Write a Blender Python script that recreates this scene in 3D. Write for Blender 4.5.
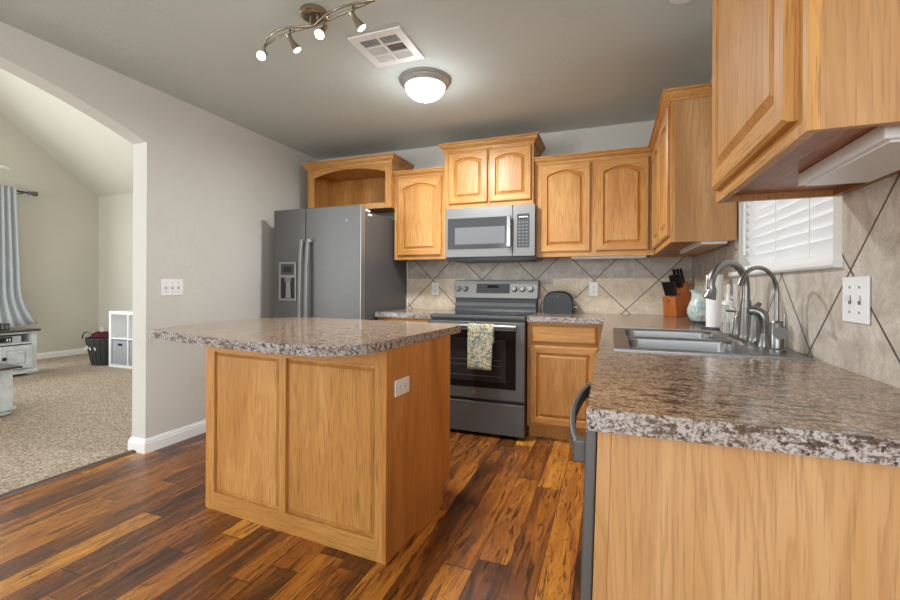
import bpy, math, random
from mathutils import Vector, Matrix
random.seed(7)
PI = math.pi
C = bpy.context.scene.collection
for o in list(bpy.data.objects):
    bpy.data.objects.remove(o)

# ------------------------------------------------------------------ camera, world, lights, exposure
CAM_H = 1.1318
cd = bpy.data.cameras.new('camera'); cam = bpy.data.objects.new('camera', cd); C.objects.link(cam)
cd.sensor_width = 36; cd.lens = 36 * 430.17 / 900; cd.shift_y = -13.4 / 900; cd.clip_start = .05; cd.clip_end = 60
cam.matrix_world = Matrix.Translation((0, 0, CAM_H)) @ Matrix.Rotation(.3579, 4, 'Z') @ Matrix.Rotation(PI / 2, 4, 'X') @ Matrix.Rotation(.0049, 4, 'Z')
bpy.context.scene.camera = cam

wd = bpy.data.worlds.new('world'); bpy.context.scene.world = wd; wd.use_nodes = True
bg = wd.node_tree.nodes['Background']; bg.inputs[0].default_value = (.88, .96, 1, 1); bg.inputs[1].default_value = 1.6

vs = bpy.context.scene.view_settings
vs.view_transform = 'Standard'; vs.look = 'None'; vs.exposure = 0.3; vs.gamma = 1; vs.use_curve_mapping = False
try: bpy.context.scene.cycles.max_bounces = 8; bpy.context.scene.cycles.diffuse_bounces = 5
except Exception: pass

def area(name, loc, rot, sx, sy, power, col=(1, 1, 1)):
    l = bpy.data.lights.new(name, 'AREA'); l.shape = 'RECTANGLE'; l.size = sx; l.size_y = sy; l.energy = power; l.color = col
    o = bpy.data.objects.new(name, l); C.objects.link(o); o.location = loc; o.rotation_euler = rot
    o['kind'] = 'structure'
    return o
def point(name, loc, power, col=(1, .9, .78), r=.05, kind='POINT', rot=(0, 0, 0), ang=90):
    l = bpy.data.lights.new(name, kind); l.energy = power; l.color = col; l.shadow_soft_size = r
    if kind == 'SPOT': l.spot_size = math.radians(ang); l.spot_blend = .8
    o = bpy.data.objects.new(name, l); C.objects.link(o); o.location = loc; o.rotation_euler = rot
    return o
# fill lamps added at unseen openings; daylight at the living room and kitchen windows
area('fill_dining', (-.6, -2.95, 1.45), (PI / 2 + .45, 0, 0), 3.6, 2.1, 62, (.91, .97, 1))
area('fill_side', (2.9, -1.2, 1.4), (0, PI / 2 + .35, 0), 2.0, 2.4, 48, (.91, .97, 1))
area('daylight_living', (-7.9, 1.6, 1.6), (0, -PI / 2, 0), 1.8, 2.6, 120, (.92, .97, 1))
area('fill_living_front', (-5.6, -2.9, 1.6), (PI / 2, 0, 0), 3.0, 2.2, 125, (.94, .98, 1))
area('daylight_kitchen_window', (.80, 2.02, 1.65), (0, PI / 2, 0), .9, .9, 3, (.97, .99, 1))

# ------------------------------------------------------------------ materials
def srgb(r, g, b):
    f = lambda c: (c / 255 / 12.92) if c / 255 <= .04045 else ((c / 255 + .055) / 1.055) ** 2.4
    return (f(r), f(g), f(b), 1)
class NT:
    def __init__(s, name, rough=.5, metal=0, spec=.5, coord='Object'):
        s.m = bpy.data.materials.new(name); s.m.use_nodes = True; s.t = s.m.node_tree; s.b = s.t.nodes['Principled BSDF']
        s.b.inputs['Roughness'].default_value = rough; s.b.inputs['Metallic'].default_value = metal
        s.b.inputs['Specular IOR Level'].default_value = spec
        s.co = s.n('ShaderNodeTexCoord').outputs[coord] if coord != 'Position' else s.n('ShaderNodeNewGeometry').outputs['Position']
    def n(s, k, **kw):
        x = s.t.nodes.new(k)
        for a, b in kw.items(): setattr(x, a, b)
        return x
    def L(s, a, b): s.t.links.new(a, b)
    def put(s, sock, v):
        if hasattr(v, 'is_output') or hasattr(v, 'links'): s.L(v, sock)
        else: sock.default_value = v
    def math(s, op, a, b=0, c=None):
        x = s.n('ShaderNodeMath', operation=op); s.put(x.inputs[0], a); s.put(x.inputs[1], b)
        if c is not None: s.put(x.inputs[2], c)
        return x.outputs[0]
    def scale(s, v, sc, off=(0, 0, 0), rot=(0, 0, 0)):
        x = s.n('ShaderNodeMapping'); s.L(v, x.inputs[0]); x.inputs['Scale'].default_value = sc; x.inputs['Location'].default_value = off; x.inputs['Rotation'].default_value = rot
        return x.outputs[0]
    def noise(s, v, sc=5, det=4, rough=.5, dist=0, out=0):
        x = s.n('ShaderNodeTexNoise'); s.L(v, x.inputs['Vector']); x.inputs['Scale'].default_value = sc; x.inputs['Detail'].default_value = det
        x.inputs['Roughness'].default_value = rough; x.inputs['Distortion'].default_value = dist
        return x.outputs[out]
    def voro(s, v, sc=5, feat='F1', out=0):
        x = s.n('ShaderNodeTexVoronoi', feature=feat); s.L(v, x.inputs['Vector']); x.inputs['Scale'].default_value = sc
        return x.outputs[out]
    def ramp(s, f, pts, interp='LINEAR'):
        x = s.n('ShaderNodeValToRGB'); s.L(f, x.inputs[0]); e = x.color_ramp.elements; x.color_ramp.interpolation = interp
        e[0].position, e[0].color = pts[0]; e[1].position, e[1].color = pts[-1]
        for p, c in pts[1:-1]:
            q = e.new(p); q.color = c
        return x.outputs[0]
    def mix(s, f, a, b, mode='MIX'):
        x = s.n('ShaderNodeMix', data_type='RGBA', blend_type=mode); s.put(x.inputs[0], f); s.put(x.inputs[6], a); s.put(x.inputs[7], b)
        return x.outputs[2]
    def sep(s, v):
        x = s.n('ShaderNodeSeparateXYZ'); s.L(v, x.inputs[0]); return x.outputs
    def comb(s, a, b, c=0):
        x = s.n('ShaderNodeCombineXYZ'); s.put(x.inputs[0], a); s.put(x.inputs[1], b); s.put(x.inputs[2], c); return x.outputs[0]
    def white(s, v, out=0):
        x = s.n('ShaderNodeTexWhiteNoise', noise_dimensions='3D'); s.L(v, x.inputs['Vector']); return x.outputs[out]
    def color(s, v): s.put(s.b.inputs['Base Color'], v)
    def rough(s, v): s.put(s.b.inputs['Roughness'], v)
    def bump(s, h, st=.3, d=.01):
        x = s.n('ShaderNodeBump'); s.L(h, x.inputs['Height']); x.inputs['Strength'].default_value = st; x.inputs['Distance'].default_value = d
        s.L(x.outputs[0], s.b.inputs['Normal'])
def plain(name, rgb, rough=.5, metal=0, spec=.5, var=0.0, sc=20):
    t = NT(name, rough, metal, spec); c = srgb(*rgb)
    d = tuple(x * (1 - var) for x in c[:3]) + (1,)
    t.color(t.ramp(t.noise(t.co, sc, 3), [(.35, d), (.65, c)]))
    return t.m
BW = (0, 0, 0, 1); WW = (1, 1, 1, 1)

def oak(name, axis, base=(205, 150, 84), dark=(158, 103, 48), light=(222, 172, 108), off=0.0, k1=.46, k2=.62):
    t = NT(name, .38, 0, .45)
    info = t.n('ShaderNodeObjectInfo')
    v = t.n('ShaderNodeVectorMath', operation='ADD'); t.L(t.co, v.inputs[0]); 
    cx = t.comb(t.math('MULTIPLY', info.outputs['Random'], 13.0), t.math('MULTIPLY', info.outputs['Random'], 7.0), t.math('ADD', t.math('MULTIPLY', info.outputs['Random'], 5.0), off))
    t.L(cx, v.inputs[1]); v = v.outputs[0]
    def st(a, b):  # a across, b along
        return {'z': (a, a, b), 'x': (b, a, a), 'y': (a, b, a)}[axis]
    broad = t.noise(t.scale(v, st(6, .9)), 1, 4, .55, 1.0)
    rings = t.noise(t.scale(v, st(9, .8)), 1, 2, .5, .5)
    pores = t.noise(t.scale(v, st(230, 7)), 1, 3, .6)
    col = t.ramp(broad, [(.3, srgb(*dark)), (.5, srgb(*base)), (.72, srgb(*light))])
    col = t.mix(t.math('MULTIPLY', t.ramp(rings, [(.46, WW), (.5, BW), (.56, BW), (.6, WW)]), .0), col, col)
    line = t.ramp(t.math('FRACT', t.math('MULTIPLY', rings, 14.0)), [(0, BW), (.12, WW), (.6, WW), (1, BW)])
    col = t.mix(t.math('MULTIPLY', t.math('SUBTRACT', 1.0, line), k1), col, srgb(*dark))
    pl = t.ramp(pores, [(.36, WW), (.46, BW)])
    col = t.mix(t.math('MULTIPLY', pl, k2), col, srgb(int(dark[0] * .72), int(dark[1] * .68), int(dark[2] * .6)))
    t.color(col); t.bump(t.math('ADD', pores, t.math('MULTIPLY', line, .3)), .12, .002)
    return t.m
OB = ((198, 142, 76), (176, 120, 58), (212, 160, 94))
OZ = oak('oak_vertical', 'z', *OB); OX = oak('oak_across', 'x', *OB); OY = oak('oak_lengthwise', 'y', *OB)
OZI = oak('oak_island_side', 'z', (204, 138, 70), (176, 112, 54), (216, 154, 90), 0.0, .3, .4)
OZS = oak('oak_end_panel', 'z', (188, 140, 90), (166, 118, 70), (204, 160, 112), 0.0, .45, .3)
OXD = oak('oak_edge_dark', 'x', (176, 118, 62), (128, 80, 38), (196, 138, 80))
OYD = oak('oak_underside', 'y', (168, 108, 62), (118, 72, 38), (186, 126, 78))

def wall_mat(name, rgb, st=.25):
    t = NT(name, .7, 0, .25, 'Position'); c = srgb(*rgb)
    big = t.noise(t.co, 1.3, 3); c2 = tuple(x * .95 for x in c[:3]) + (1,)
    t.color(t.ramp(big, [(.35, c2), (.65, c)]))
    h = t.math('MULTIPLY', t.ramp(t.noise(t.co, 7, 5, .6, 1.2), [(.50, BW), (.53, WW), (.55, BW)]), t.ramp(t.noise(t.co, 2.5, 2), [(.45, BW), (.6, WW)]))
    t.bump(h, st, .004)
    return t.m
WALL = wall_mat('greige_wall_paint', (210, 207, 199), .5); CEIL = wall_mat('ceiling_paint', (204, 212, 209), .4)
WALLL = wall_mat('living_wall_paint', (204, 200, 188), .2)
WHITE_TRIM = plain('white_trim_paint', (238, 238, 238), .4)

def floor_mat():
    t = NT('hickory_plank_floor', .3, 0, .5, 'Position')
    x, y, z = t.sep(t.co)
    W_, L_ = .128, 1.15
    col = t.math('FLOOR', t.math('DIVIDE', x, W_))
    fx = t.math('FRACT', t.math('DIVIDE', x, W_))
    r1 = t.white(t.comb(col, 3.0, 1.0))
    yy = t.math('DIVIDE', t.math('ADD', y, t.math('MULTIPLY', r1, 9.0)), t.math('ADD', L_ * .6, t.math('MULTIPLY', t.white(t.comb(col, 8.0, 2.0)), L_ * .7)))
    row = t.math('FLOOR', yy); fy = t.math('FRACT', yy)
    rnd = t.white(t.comb(col, row, 5.0)); rnd2 = t.white(t.comb(row, col, 9.0))
    p = t.comb(t.math('ADD', x, t.math('MULTIPLY', rnd, 17.0)), t.math('ADD', y, t.math('MULTIPLY', rnd2, 31.0)), rnd)
    g1 = t.noise(t.scale(p, (11, 1.5, 1)), 1, 5, .62, 1.6)
    g2 = t.noise(t.scale(p, (60, 6, 1)), 1, 4, .65, .8)
    g3 = t.noise(t.scale(p, (5, 1.1, 1)), 1, 2, .5, 2.0)
    base = t.ramp(t.math('ADD', t.math('MULTIPLY', g1, .62), t.math('MULTIPLY', rnd, .38)),
                  [(.26, srgb(62, 35, 18)), (.40, srgb(122, 70, 30)), (.54, srgb(178, 108, 42)), (.76, srgb(224, 156, 66))])
    streak = t.ramp(g2, [(.38, WW), (.46, BW)])
    c = t.mix(t.math('MULTIPLY', streak, .8), base, srgb(44, 24, 13))
    vein = t.ramp(t.math('FRACT', t.math('MULTIPLY', g3, 16.0)), [(0, WW), (.09, BW), (.92, BW), (1, WW)])
    c = t.mix(t.math('MULTIPLY', vein, .6), c, srgb(34, 18, 10))
    knots = t.ramp(t.noise(t.scale(t.co, (9, 4, 1)), 1, 3, .6), [(.64, BW), (.72, WW)])
    c = t.mix(t.math('MULTIPLY', knots, .75), c, srgb(34, 24, 18))
    ex = t.math('MINIMUM', fx, t.math('SUBTRACT', 1.0, fx)); ey = t.math('MINIMUM', fy, t.math('SUBTRACT', 1.0, fy))
    gap = t.math('MAXIMUM', t.math('LESS_THAN', ex, .012), t.math('LESS_THAN', ey, .0022))
    c = t.mix(t.math('MULTIPLY', gap, .85), c, srgb(20, 12, 8))
    t.color(c)
    t.rough(t.ramp(g1, [(.2, (.34,) * 3 + (1,)), (.8, (.22,) * 3 + (1,))]))
    t.bump(t.math('SUBTRACT', t.math('MULTIPLY', g1, .6), gap), .3, .004)
    return t.m
FLOOR = floor_mat()
def carpet_mat():
    t = NT('beige_shag_carpet', .95, 0, .1, 'Position')
    n1 = t.noise(t.co, 55, 4, .7); n2 = t.noise(t.co, 14, 3, .6)
    c = t.ramp(n1, [(.38, srgb(120, 100, 82)), (.5, srgb(200, 182, 162)), (.6, srgb(232, 218, 202))])
    t.color(t.mix(.35, c, t.ramp(n2, [(.4, srgb(190, 168, 146)), (.6, srgb(224, 208, 190))])))
    t.bump(n1, 1.0, .03); return t.m
CARPET = carpet_mat()
def laminate(name, dark=(58, 46, 44), mid=(150, 122, 98), light=(212, 192, 168), pink=(182, 152, 132)):
    t = NT(name, .16, 0, .5)
    a = t.noise(t.co, 170, 4, .7); b = t.noise(t.scale(t.co, (1, 1, 1), (3, 5, 1)), 90, 4, .72); d = t.noise(t.co, 7, 3); e = t.noise(t.scale(t.co, (1, 1, 1), (9, 2, 4)), 70, 3, .65); g = t.noise(t.scale(t.co, (.35, 1, 1)), 60, 4, .7)
    c = t.ramp(a, [(.36, srgb(*dark)), (.44, srgb(*mid)), (.50, srgb(*pink)), (.56, srgb(*light)), (.66, srgb(min(255, light[0] + 14), min(255, light[1] + 14), min(255, light[2] + 14)))])
    c = t.mix(t.ramp(e, [(.52, BW), (.60, WW)]), c, srgb(*light))
    c = t.mix(t.ramp(b, [(.38, WW), (.43, BW)]), c, srgb(48, 40, 42))
    c = t.mix(t.math('MULTIPLY', t.ramp(g, [(.41, WW), (.47, BW)]), .85), c, srgb(62, 48, 42))
    c = t.mix(t.math('MULTIPLY', t.ramp(d, [(.4, BW), (.6, WW)]), .18), c, srgb(150, 116, 84))
    t.color(c); return t.m
LAM = laminate('granite_look_laminate', (60, 48, 44), (128, 102, 82), (188, 166, 144), (158, 130, 108))
LAME = laminate('granite_look_laminate_edge', (52, 48, 54), (124, 116, 114), (182, 176, 174), (150, 136, 128))
def tile_mat(name, axis, a0, z0, step):
    t = NT(name, .42, 0, .45, 'Position'); P_ = .49
    x, y, z = t.sep(t.co); a = t.math('SUBTRACT', x if axis == 'x' else y, a0); b = t.math('SUBTRACT', z, z0)
    s = t.math('DIVIDE', t.math('ADD', a, b), P_); q = t.math('DIVIDE', t.math('SUBTRACT', a, b), P_)
    fs, fq = t.math('FRACT', s), t.math('FRACT', q)
    e = t.math('MINIMUM', t.math('MINIMUM', fs, t.math('SUBTRACT', 1.0, fs)), t.math('MINIMUM', fq, t.math('SUBTRACT', 1.0, fq)))
    grout = t.math('LESS_THAN', e, .010)
    rnd = t.white(t.comb(t.math('FLOOR', s), t.math('FLOOR', q), 2.0))
    off = t.n('ShaderNodeVectorMath', operation='ADD'); t.L(t.co, off.inputs[0]); t.L(t.comb(rnd, t.math('MULTIPLY', rnd, 7.0), rnd), off.inputs[1])
    m = t.noise(off.outputs[0], 7, 6, .62, 1.5); m2 = t.noise(off.outputs[0], 22, 4, .6, 2.0)
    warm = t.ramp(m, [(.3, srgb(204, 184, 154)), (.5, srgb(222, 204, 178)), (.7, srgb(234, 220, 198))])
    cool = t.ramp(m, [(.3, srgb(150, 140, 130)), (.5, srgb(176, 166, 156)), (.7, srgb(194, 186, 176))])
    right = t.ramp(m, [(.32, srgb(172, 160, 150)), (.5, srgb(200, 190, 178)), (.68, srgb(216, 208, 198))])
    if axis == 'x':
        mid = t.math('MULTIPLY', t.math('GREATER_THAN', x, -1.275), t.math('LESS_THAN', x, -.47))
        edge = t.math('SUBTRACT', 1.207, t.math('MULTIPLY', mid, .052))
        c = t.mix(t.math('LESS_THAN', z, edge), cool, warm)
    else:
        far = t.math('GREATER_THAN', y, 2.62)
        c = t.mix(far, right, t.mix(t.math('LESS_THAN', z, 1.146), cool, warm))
    vein = t.ramp(m2, [(.46, BW), (.5, WW), (.54, BW)])
    c = t.mix(t.math('MULTIPLY', vein, .45), c, srgb(146, 134, 122))
    c = t.mix(t.math('MULTIPLY', rnd, .16), c, srgb(170, 158, 146))
    c = t.mix(grout, c, srgb(84, 74, 68))
    t.color(c); t.bump(t.math('SUBTRACT', t.math('MULTIPLY', m2, .25), grout), .35, .003)
    return t.m
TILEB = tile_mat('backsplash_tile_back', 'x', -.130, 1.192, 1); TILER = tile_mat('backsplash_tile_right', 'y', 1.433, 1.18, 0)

def brushed(name, rgb, rough=.3, metal=1.0, axis='x'):
    t = NT(name, rough, metal); c = srgb(*rgb)
    sc = {'x': (3, 250, 250), 'z': (250, 250, 3), 'y': (250, 3, 250)}[axis]
    n = t.noise(t.scale(t.co, sc), 1, 3)
    t.color(t.ramp(n, [(.3, tuple(x * .88 for x in c[:3]) + (1,)), (.7, c)])); t.bump(n, .03, .001)
    return t.m
SLATE = brushed('slate_finish_steel', (104, 103, 102), .45, .45, 'x')
SLATE2 = plain('slate_grey_case', (84, 84, 85), .45, .1)
SLATEL = brushed('slate_light_edge', (150, 150, 150), .38, .7, 'z')
STEEL = brushed('stainless_steel', (158, 158, 158), .34)
STEELD = brushed('microwave_steel', (128, 127, 126), .42, .5)
NICKEL = brushed('brushed_nickel', (146, 145, 142), .3, 1.0, 'z')
BRASSN = brushed('warm_brushed_nickel', (178, 166, 146), .25, 1.0, 'z')
CHROME = plain('polished_chrome', (190, 190, 192), .18, 1)
BLACKGL = plain('black_glass', (22, 23, 25), .05, 0, .6)
WINGL = plain('oven_window_glass', (44, 45, 48), .08, 0, .6)
MWGL = plain('microwave_window', (62, 62, 64), .12, 0, .7)
MWIN = plain('microwave_screen', (104, 104, 106), .3, 0, .6)
BLACK = plain('black_plastic', (28, 28, 30), .35)
DARK = plain('dark_grey_plastic', (58, 58, 61), .4)
WPLAS = plain('white_plastic', (236, 236, 236), .35)
GREYP = plain('grey_mark', (120, 120, 120), .5)
def emis(name, col, st):
    t = NT(name, .5); t.b.inputs['Emission Color'].default_value = col; t.b.inputs['Emission Strength'].default_value = st; t.color(col); return t.m
GLOW = emis('lit_frosted_glass', (1, .97, .93, 1), 1.5); BULB = emis('lit_bulb', (1, .95, .84, 1), 14); BULBD = emis('lit_bulb_side', (1, .97, .92, 1), 1.0)
def glass(name, col=(1, 1, 1, 1), rough=.02):
    t = NT(name, rough); t.color(col); t.b.inputs['Transmission Weight'].default_value = 1; t.b.inputs['IOR'].default_value = 1.2
    return t.m
GLASS = glass('clear_glass'); SOAP = glass('clear_soap', (.92, .93, .95, 1), .1)
def blind_mat():
    t = NT('white_blind_slat', .5); t.color(srgb(244, 244, 244)); t.b.inputs['Subsurface Weight'].default_value = 0
    tr = t.n('ShaderNodeBsdfTranslucent'); tr.inputs[0].default_value = (.95, .96, .98, 1); mx = t.n('ShaderNodeMixShader'); mx.inputs[0].default_value = .28
    t.L(t.b.outputs[0], mx.inputs[1]); t.L(tr.outputs[0], mx.inputs[2]); t.L(mx.outputs[0], t.t.nodes['Material Output'].inputs[0]); return t.m
BLIND = blind_mat()
def towel_mat():
    t = NT('floral_towel_cloth', .9, 0, .1)
    w = t.noise(t.co, 26, 2, .5, 3.0)
    vo = t.voro(t.scale(t.co, (1, .3, 1)), 18, 'DISTANCE_TO_EDGE')
    c = t.ramp(t.voro(t.scale(t.co, (1, .3, 1)), 18, 'F1', 0), [(.0, srgb(150, 142, 70)), (.3, srgb(176, 164, 110)), (.45, srgb(206, 196, 168)), (.7, srgb(120, 142, 136))])
    c = t.mix(t.ramp(w, [(.44, BW), (.48, WW), (.53, WW), (.57, BW)]), c, srgb(84, 104, 100))
    c = t.mix(t.ramp(t.noise(t.co, 44, 2, .5, 2.0), [(.5, BW), (.56, WW)]), c, srgb(214, 204, 178))
    t.color(c); return t.m
TOWEL = towel_mat()
CURT = plain('grey_blue_curtain', (192, 197, 203), .85, 0, .1, .05)
def paint_white():
    t = NT('distressed_white_paint', .55); t.color(t.ramp(t.noise(t.co, 9, 5, .7), [(.3, srgb(186, 194, 198)), (.55, srgb(218, 224, 226)), (.8, srgb(232, 235, 235))])); return t.m
DWHITE = paint_white(); DTOP = plain('weathered_brown_top', (84, 74, 68), .4, 0, .5, .3, 14)
FABG = plain('grey_fabric_bin', (158, 160, 166), .9, 0, .1, .1, 60)
MAROON = plain('maroon_blanket', (84, 36, 44), .95, 0, .1, .3, 30)
WIRE = plain('dark_grey_basket', (66, 68, 68), .7, .0, .3, .35, 60)
BLOCKW = oak('knife_block_wood', 'z', (188, 106, 50), (158, 82, 34), (204, 126, 66))
def vase_mat():
    t = NT('crackled_blue_glaze', .25); n = t.noise(t.co, 22, 6, .7, .8)
    t.color(t.ramp(n, [(.32, srgb(120, 146, 150)), (.46, srgb(166, 188, 188)), (.56, srgb(206, 212, 202)), (.70, srgb(224, 218, 200))])); return t.m
VASE = vase_mat(); PAPER = plain('paper_towel', (242, 242, 242), .9, 0, .1)
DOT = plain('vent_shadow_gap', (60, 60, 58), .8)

# ------------------------------------------------------------------ mesh building
class MB:
    def __init__(s): s.v = []; s.f = []; s.m = []
    def add(s, vs, fs, mi=0):
        k = len(s.v); s.v += [tuple(v) for v in vs]; s.f += [tuple(k + i for i in f) for f in fs]; s.m += [mi] * len(fs); return s
    def box(s, x0, x1, y0, y1, z0, z1, mi=0):
        if x0 > x1: x0, x1 = x1, x0
        if y0 > y1: y0, y1 = y1, y0
        if z0 > z1: z0, z1 = z1, z0
        return s.add([(x0, y0, z0), (x1, y0, z0), (x1, y1, z0), (x0, y1, z0), (x0, y0, z1), (x1, y0, z1), (x1, y1, z1), (x0, y1, z1)],
                     [(0, 3, 2, 1), (4, 5, 6, 7), (0, 1, 5, 4), (1, 2, 6, 5), (2, 3, 7, 6), (3, 0, 4, 7)], mi)
    def prism(s, poly, z0, z1, fn=lambda a, b, c: (a, b, c), mi=0):
        n = len(poly)
        return s.add([fn(a, b, z0) for a, b in poly] + [fn(a, b, z1) for a, b in poly],
                     [tuple(range(n))[::-1], tuple(range(n, 2 * n))] + [(i, (i + 1) % n, n + (i + 1) % n, n + i) for i in range(n)], mi)
    def lathe(s, prof, c=(0, 0, 0), seg=32, M=None, mi=0, cap=True):
        vs = []; fs = []
        for r, z in prof:
            for i in range(seg):
                a = 2 * PI * i / seg; vs.append(Vector((r * math.cos(a), r * math.sin(a), z)))
        if M is not None: vs = [M @ v for v in vs]
        vs = [v + Vector(c) for v in vs]
        for j in range(len(prof) - 1):
            for i in range(seg):
                a, b = j * seg + i, j * seg + (i + 1) % seg; fs.append((a, b, b + seg, a + seg))
        if cap: fs += [tuple(range(seg))[::-1], tuple(range((len(prof) - 1) * seg, len(prof) * seg))]
        return s.add(vs, fs, mi)
    def tube(s, path, r, seg=12, mi=0, sx=1.0, sy=1.0):
        P = [Vector(p) for p in path]; rs = r if isinstance(r, (list, tuple)) else [r] * len(P)
        vs = []; fs = []; up = None
        for i, p in enumerate(P):
            t = (P[min(i + 1, len(P) - 1)] - P[max(i - 1, 0)]).normalized()
            if up is None: up = Vector((0, 0, 1)) if abs(t.z) < .9 else Vector((0, 1, 0))
            a = t.cross(up).normalized(); b = a.cross(t).normalized(); up = b
            for k in range(seg):
                th = 2 * PI * k / seg; vs.append(p + a * (rs[i] * sx * math.cos(th)) + b * (rs[i] * sy * math.sin(th)))
        for j in range(len(P) - 1):
            for k in range(seg):
                q, w = j * seg + k, j * seg + (k + 1) % seg; fs.append((q, w, w + seg, q + seg))
        fs += [tuple(range(seg))[::-1], tuple(range((len(P) - 1) * seg, len(P) * seg))]
        return s.add(vs, fs, mi)
    def strip(s, secs, closed=False, caps=True, mi=0):   # sections: lists of equal length, closed loops each
        n = len(secs[0]); vs = [v for q in secs for v in q]; fs = []; m = len(secs)
        for j in range(m if closed else m - 1):
            for k in range(n):
                a, b = j * n + k, j * n + (k + 1) % n; c, d = ((j + 1) % m) * n + (k + 1) % n, ((j + 1) % m) * n + k; fs.append((a, b, c, d))
        if caps and not closed: fs += [tuple(range(n))[::-1], tuple(range((m - 1) * n, m * n))]
        return s.add(vs, fs, mi)
    def sweep(s, path, prof, closed=False, mi=0):       # path of (x,y), profile of (outward, z); outward is to the right of travel
        P = [Vector(p) for p in path]; n = len(P); secs = []
        for i in range(n):
            d0 = (P[i] - P[i - 1]).normalized() if (i > 0 or closed) else None
            d1 = (P[(i + 1) % n] - P[i]).normalized() if (i < n - 1 or closed) else None
            n0 = Vector((d0.y, -d0.x)) if d0 else None; n1 = Vector((d1.y, -d1.x)) if d1 else None
            if n0 is None: nn = n1
            elif n1 is None: nn = n0
            else: nn = (n0 + n1); nn = nn / max(.2, nn.dot(n0)) if nn.length > 1e-6 else n0
            secs.append([(P[i].x + nn.x * o, P[i].y + nn.y * o, z) for o, z in prof])
        return s.strip(secs, closed, not closed, mi)

def link(name, mb, mats, parent=None, local=False, bevel=0, smooth=False, label=None, bseg=2):
    me = bpy.data.meshes.new(name)
    me.from_pydata(mb.v, [], mb.f)
    for m in (mats if isinstance(mats, (list, tuple)) else [mats]): me.materials.append(m)
    for p, i in zip(me.polygons, mb.m): p.material_index = i
    o = bpy.data.objects.new(name, me)
    import bmesh
    bm = bmesh.new(); bm.from_mesh(me); bmesh.ops.recalc_face_normals(bm, faces=bm.faces); bm.to_mesh(me); bm.free()
    if parent:
        root = parent
        while root.parent: root = root.parent
        if not local:
            M = Matrix.Translation(root.location) @ root.rotation_euler.to_matrix().to_4x4()
            me.transform(M.inverted())
        o.parent = parent
    C.objects.link(o)
    if smooth:
        for p in me.polygons: p.use_smooth = True
        e = me.set_sharp_from_angle(angle=math.radians(38))
    if bevel:
        b = o.modifiers.new('bevel', 'BEVEL'); b.width = bevel; b.segments = bseg; b.limit_method = 'ANGLE'; b.angle_limit = math.radians(40)
    if label: o['label'] = label
    return o
def thing(name, label, cat, loc=(0, 0, 0), rz=0, group=None):
    o = bpy.data.objects.new(name, None); C.objects.link(o); o.location = loc; o.rotation_euler = (0, 0, rz); o.empty_display_size = .05
    o['label'] = label; o['category'] = cat
    if group: o['group'] = group
    return o
def tag(o, label, cat, group=None):
    o['label'] = label; o['category'] = cat
    if group: o['group'] = group
    return o
def struct(name, mb, mats, label=None, parent=None, **k):
    o = link(name, mb, mats, parent, **k); 
    if parent is None: o['kind'] = 'structure'
    if label: o['label'] = label
    return o
def recenter(o):   # origin of a one-mesh thing to its base
    vs = [v.co for v in o.data.vertices]; c = Vector(((min(v.x for v in vs) + max(v.x for v in vs)) / 2, (min(v.y for v in vs) + max(v.y for v in vs)) / 2, min(v.z for v in vs)))
    o.data.transform(Matrix.Translation(-c)); o.location = c; return o
def text_mb(body, size, fn, extr=.0008):
    cu = bpy.data.curves.new('t', 'FONT'); cu.body = body; cu.size = size; cu.extrude = extr; cu.align_x = 'CENTER'; cu.align_y = 'CENTER'
    o = bpy.data.objects.new('t', cu); C.objects.link(o); dg = bpy.context.evaluated_depsgraph_get(); me = o.evaluated_get(dg).to_mesh()
    mb = MB(); mb.add([fn(v.co.x, v.co.y, v.co.z) for v in me.vertices], [tuple(p.vertices) for p in me.polygons])
    bpy.data.objects.remove(o); return mb

# ------------------------------------------------------------------ room shell
LW, RW, BWY, CZ = -2.936, .60, 3.82, 2.48
struct('floor', MB().box(-3.03, 3.1, -3.1, BWY + .1, -.05, 0), FLOOR, 'dark and amber hickory plank floor of the kitchen')
struct('floor_living', MB().box(-8.3, -3.03, -3.1, 4.9, -.05, .004), CARPET, 'beige shag carpet of the living room')
tr = struct('trim_1', MB().prism([(-3.055, 0), (-3.0, 0), (-3.008, .012), (-3.03, .015), (-3.048, .012)], -.6, 2.0, lambda a, b, c: (a, c, b)), plain('dark_strip_wood', (82, 50, 26), .4), 'dark wood transition strip between carpet and planks')
struct('ceiling', MB().box(-3.07, 3.1, -3.1, BWY + .1, CZ, CZ + .1), CEIL, 'grey textured kitchen ceiling')
struct('wall_back', MB().box(-3.07, RW + .15, BWY, BWY + .12, 0, CZ), WALL, 'back kitchen wall')
# right wall with window opening
WY0, WY1, WZ0, WZ1 = 1.55, 2.50, 1.205, 2.06
w = MB(); w.box(RW, RW + .14, .72, WY0, 0, CZ).box(RW, RW + .14, WY1, BWY, 0, CZ).box(RW, RW + .14, WY0, WY1, 0, WZ0).box(RW, RW + .14, WY0, WY1, WZ1, CZ)
struct('wall_right', w, WALL, 'right kitchen wall with the window')
struct('wall_dining', MB().box(RW + .14, 3.1, .72, .86, 0, CZ), WALL, 'return wall beside the dining corner')
# tile backsplash
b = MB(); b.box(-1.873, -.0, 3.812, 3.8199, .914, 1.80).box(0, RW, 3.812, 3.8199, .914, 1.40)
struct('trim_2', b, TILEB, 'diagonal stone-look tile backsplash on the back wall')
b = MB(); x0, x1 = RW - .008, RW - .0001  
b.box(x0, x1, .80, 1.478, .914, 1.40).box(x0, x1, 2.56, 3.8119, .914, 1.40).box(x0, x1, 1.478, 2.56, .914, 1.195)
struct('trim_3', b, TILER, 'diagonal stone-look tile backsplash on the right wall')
struct('trim_4', MB().box(-1.873, -1.866, 3.806, 3.8119, .914, 1.366), WHITE_TRIM, 'pale edge strip closing the tile beside the fridge')
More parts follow.
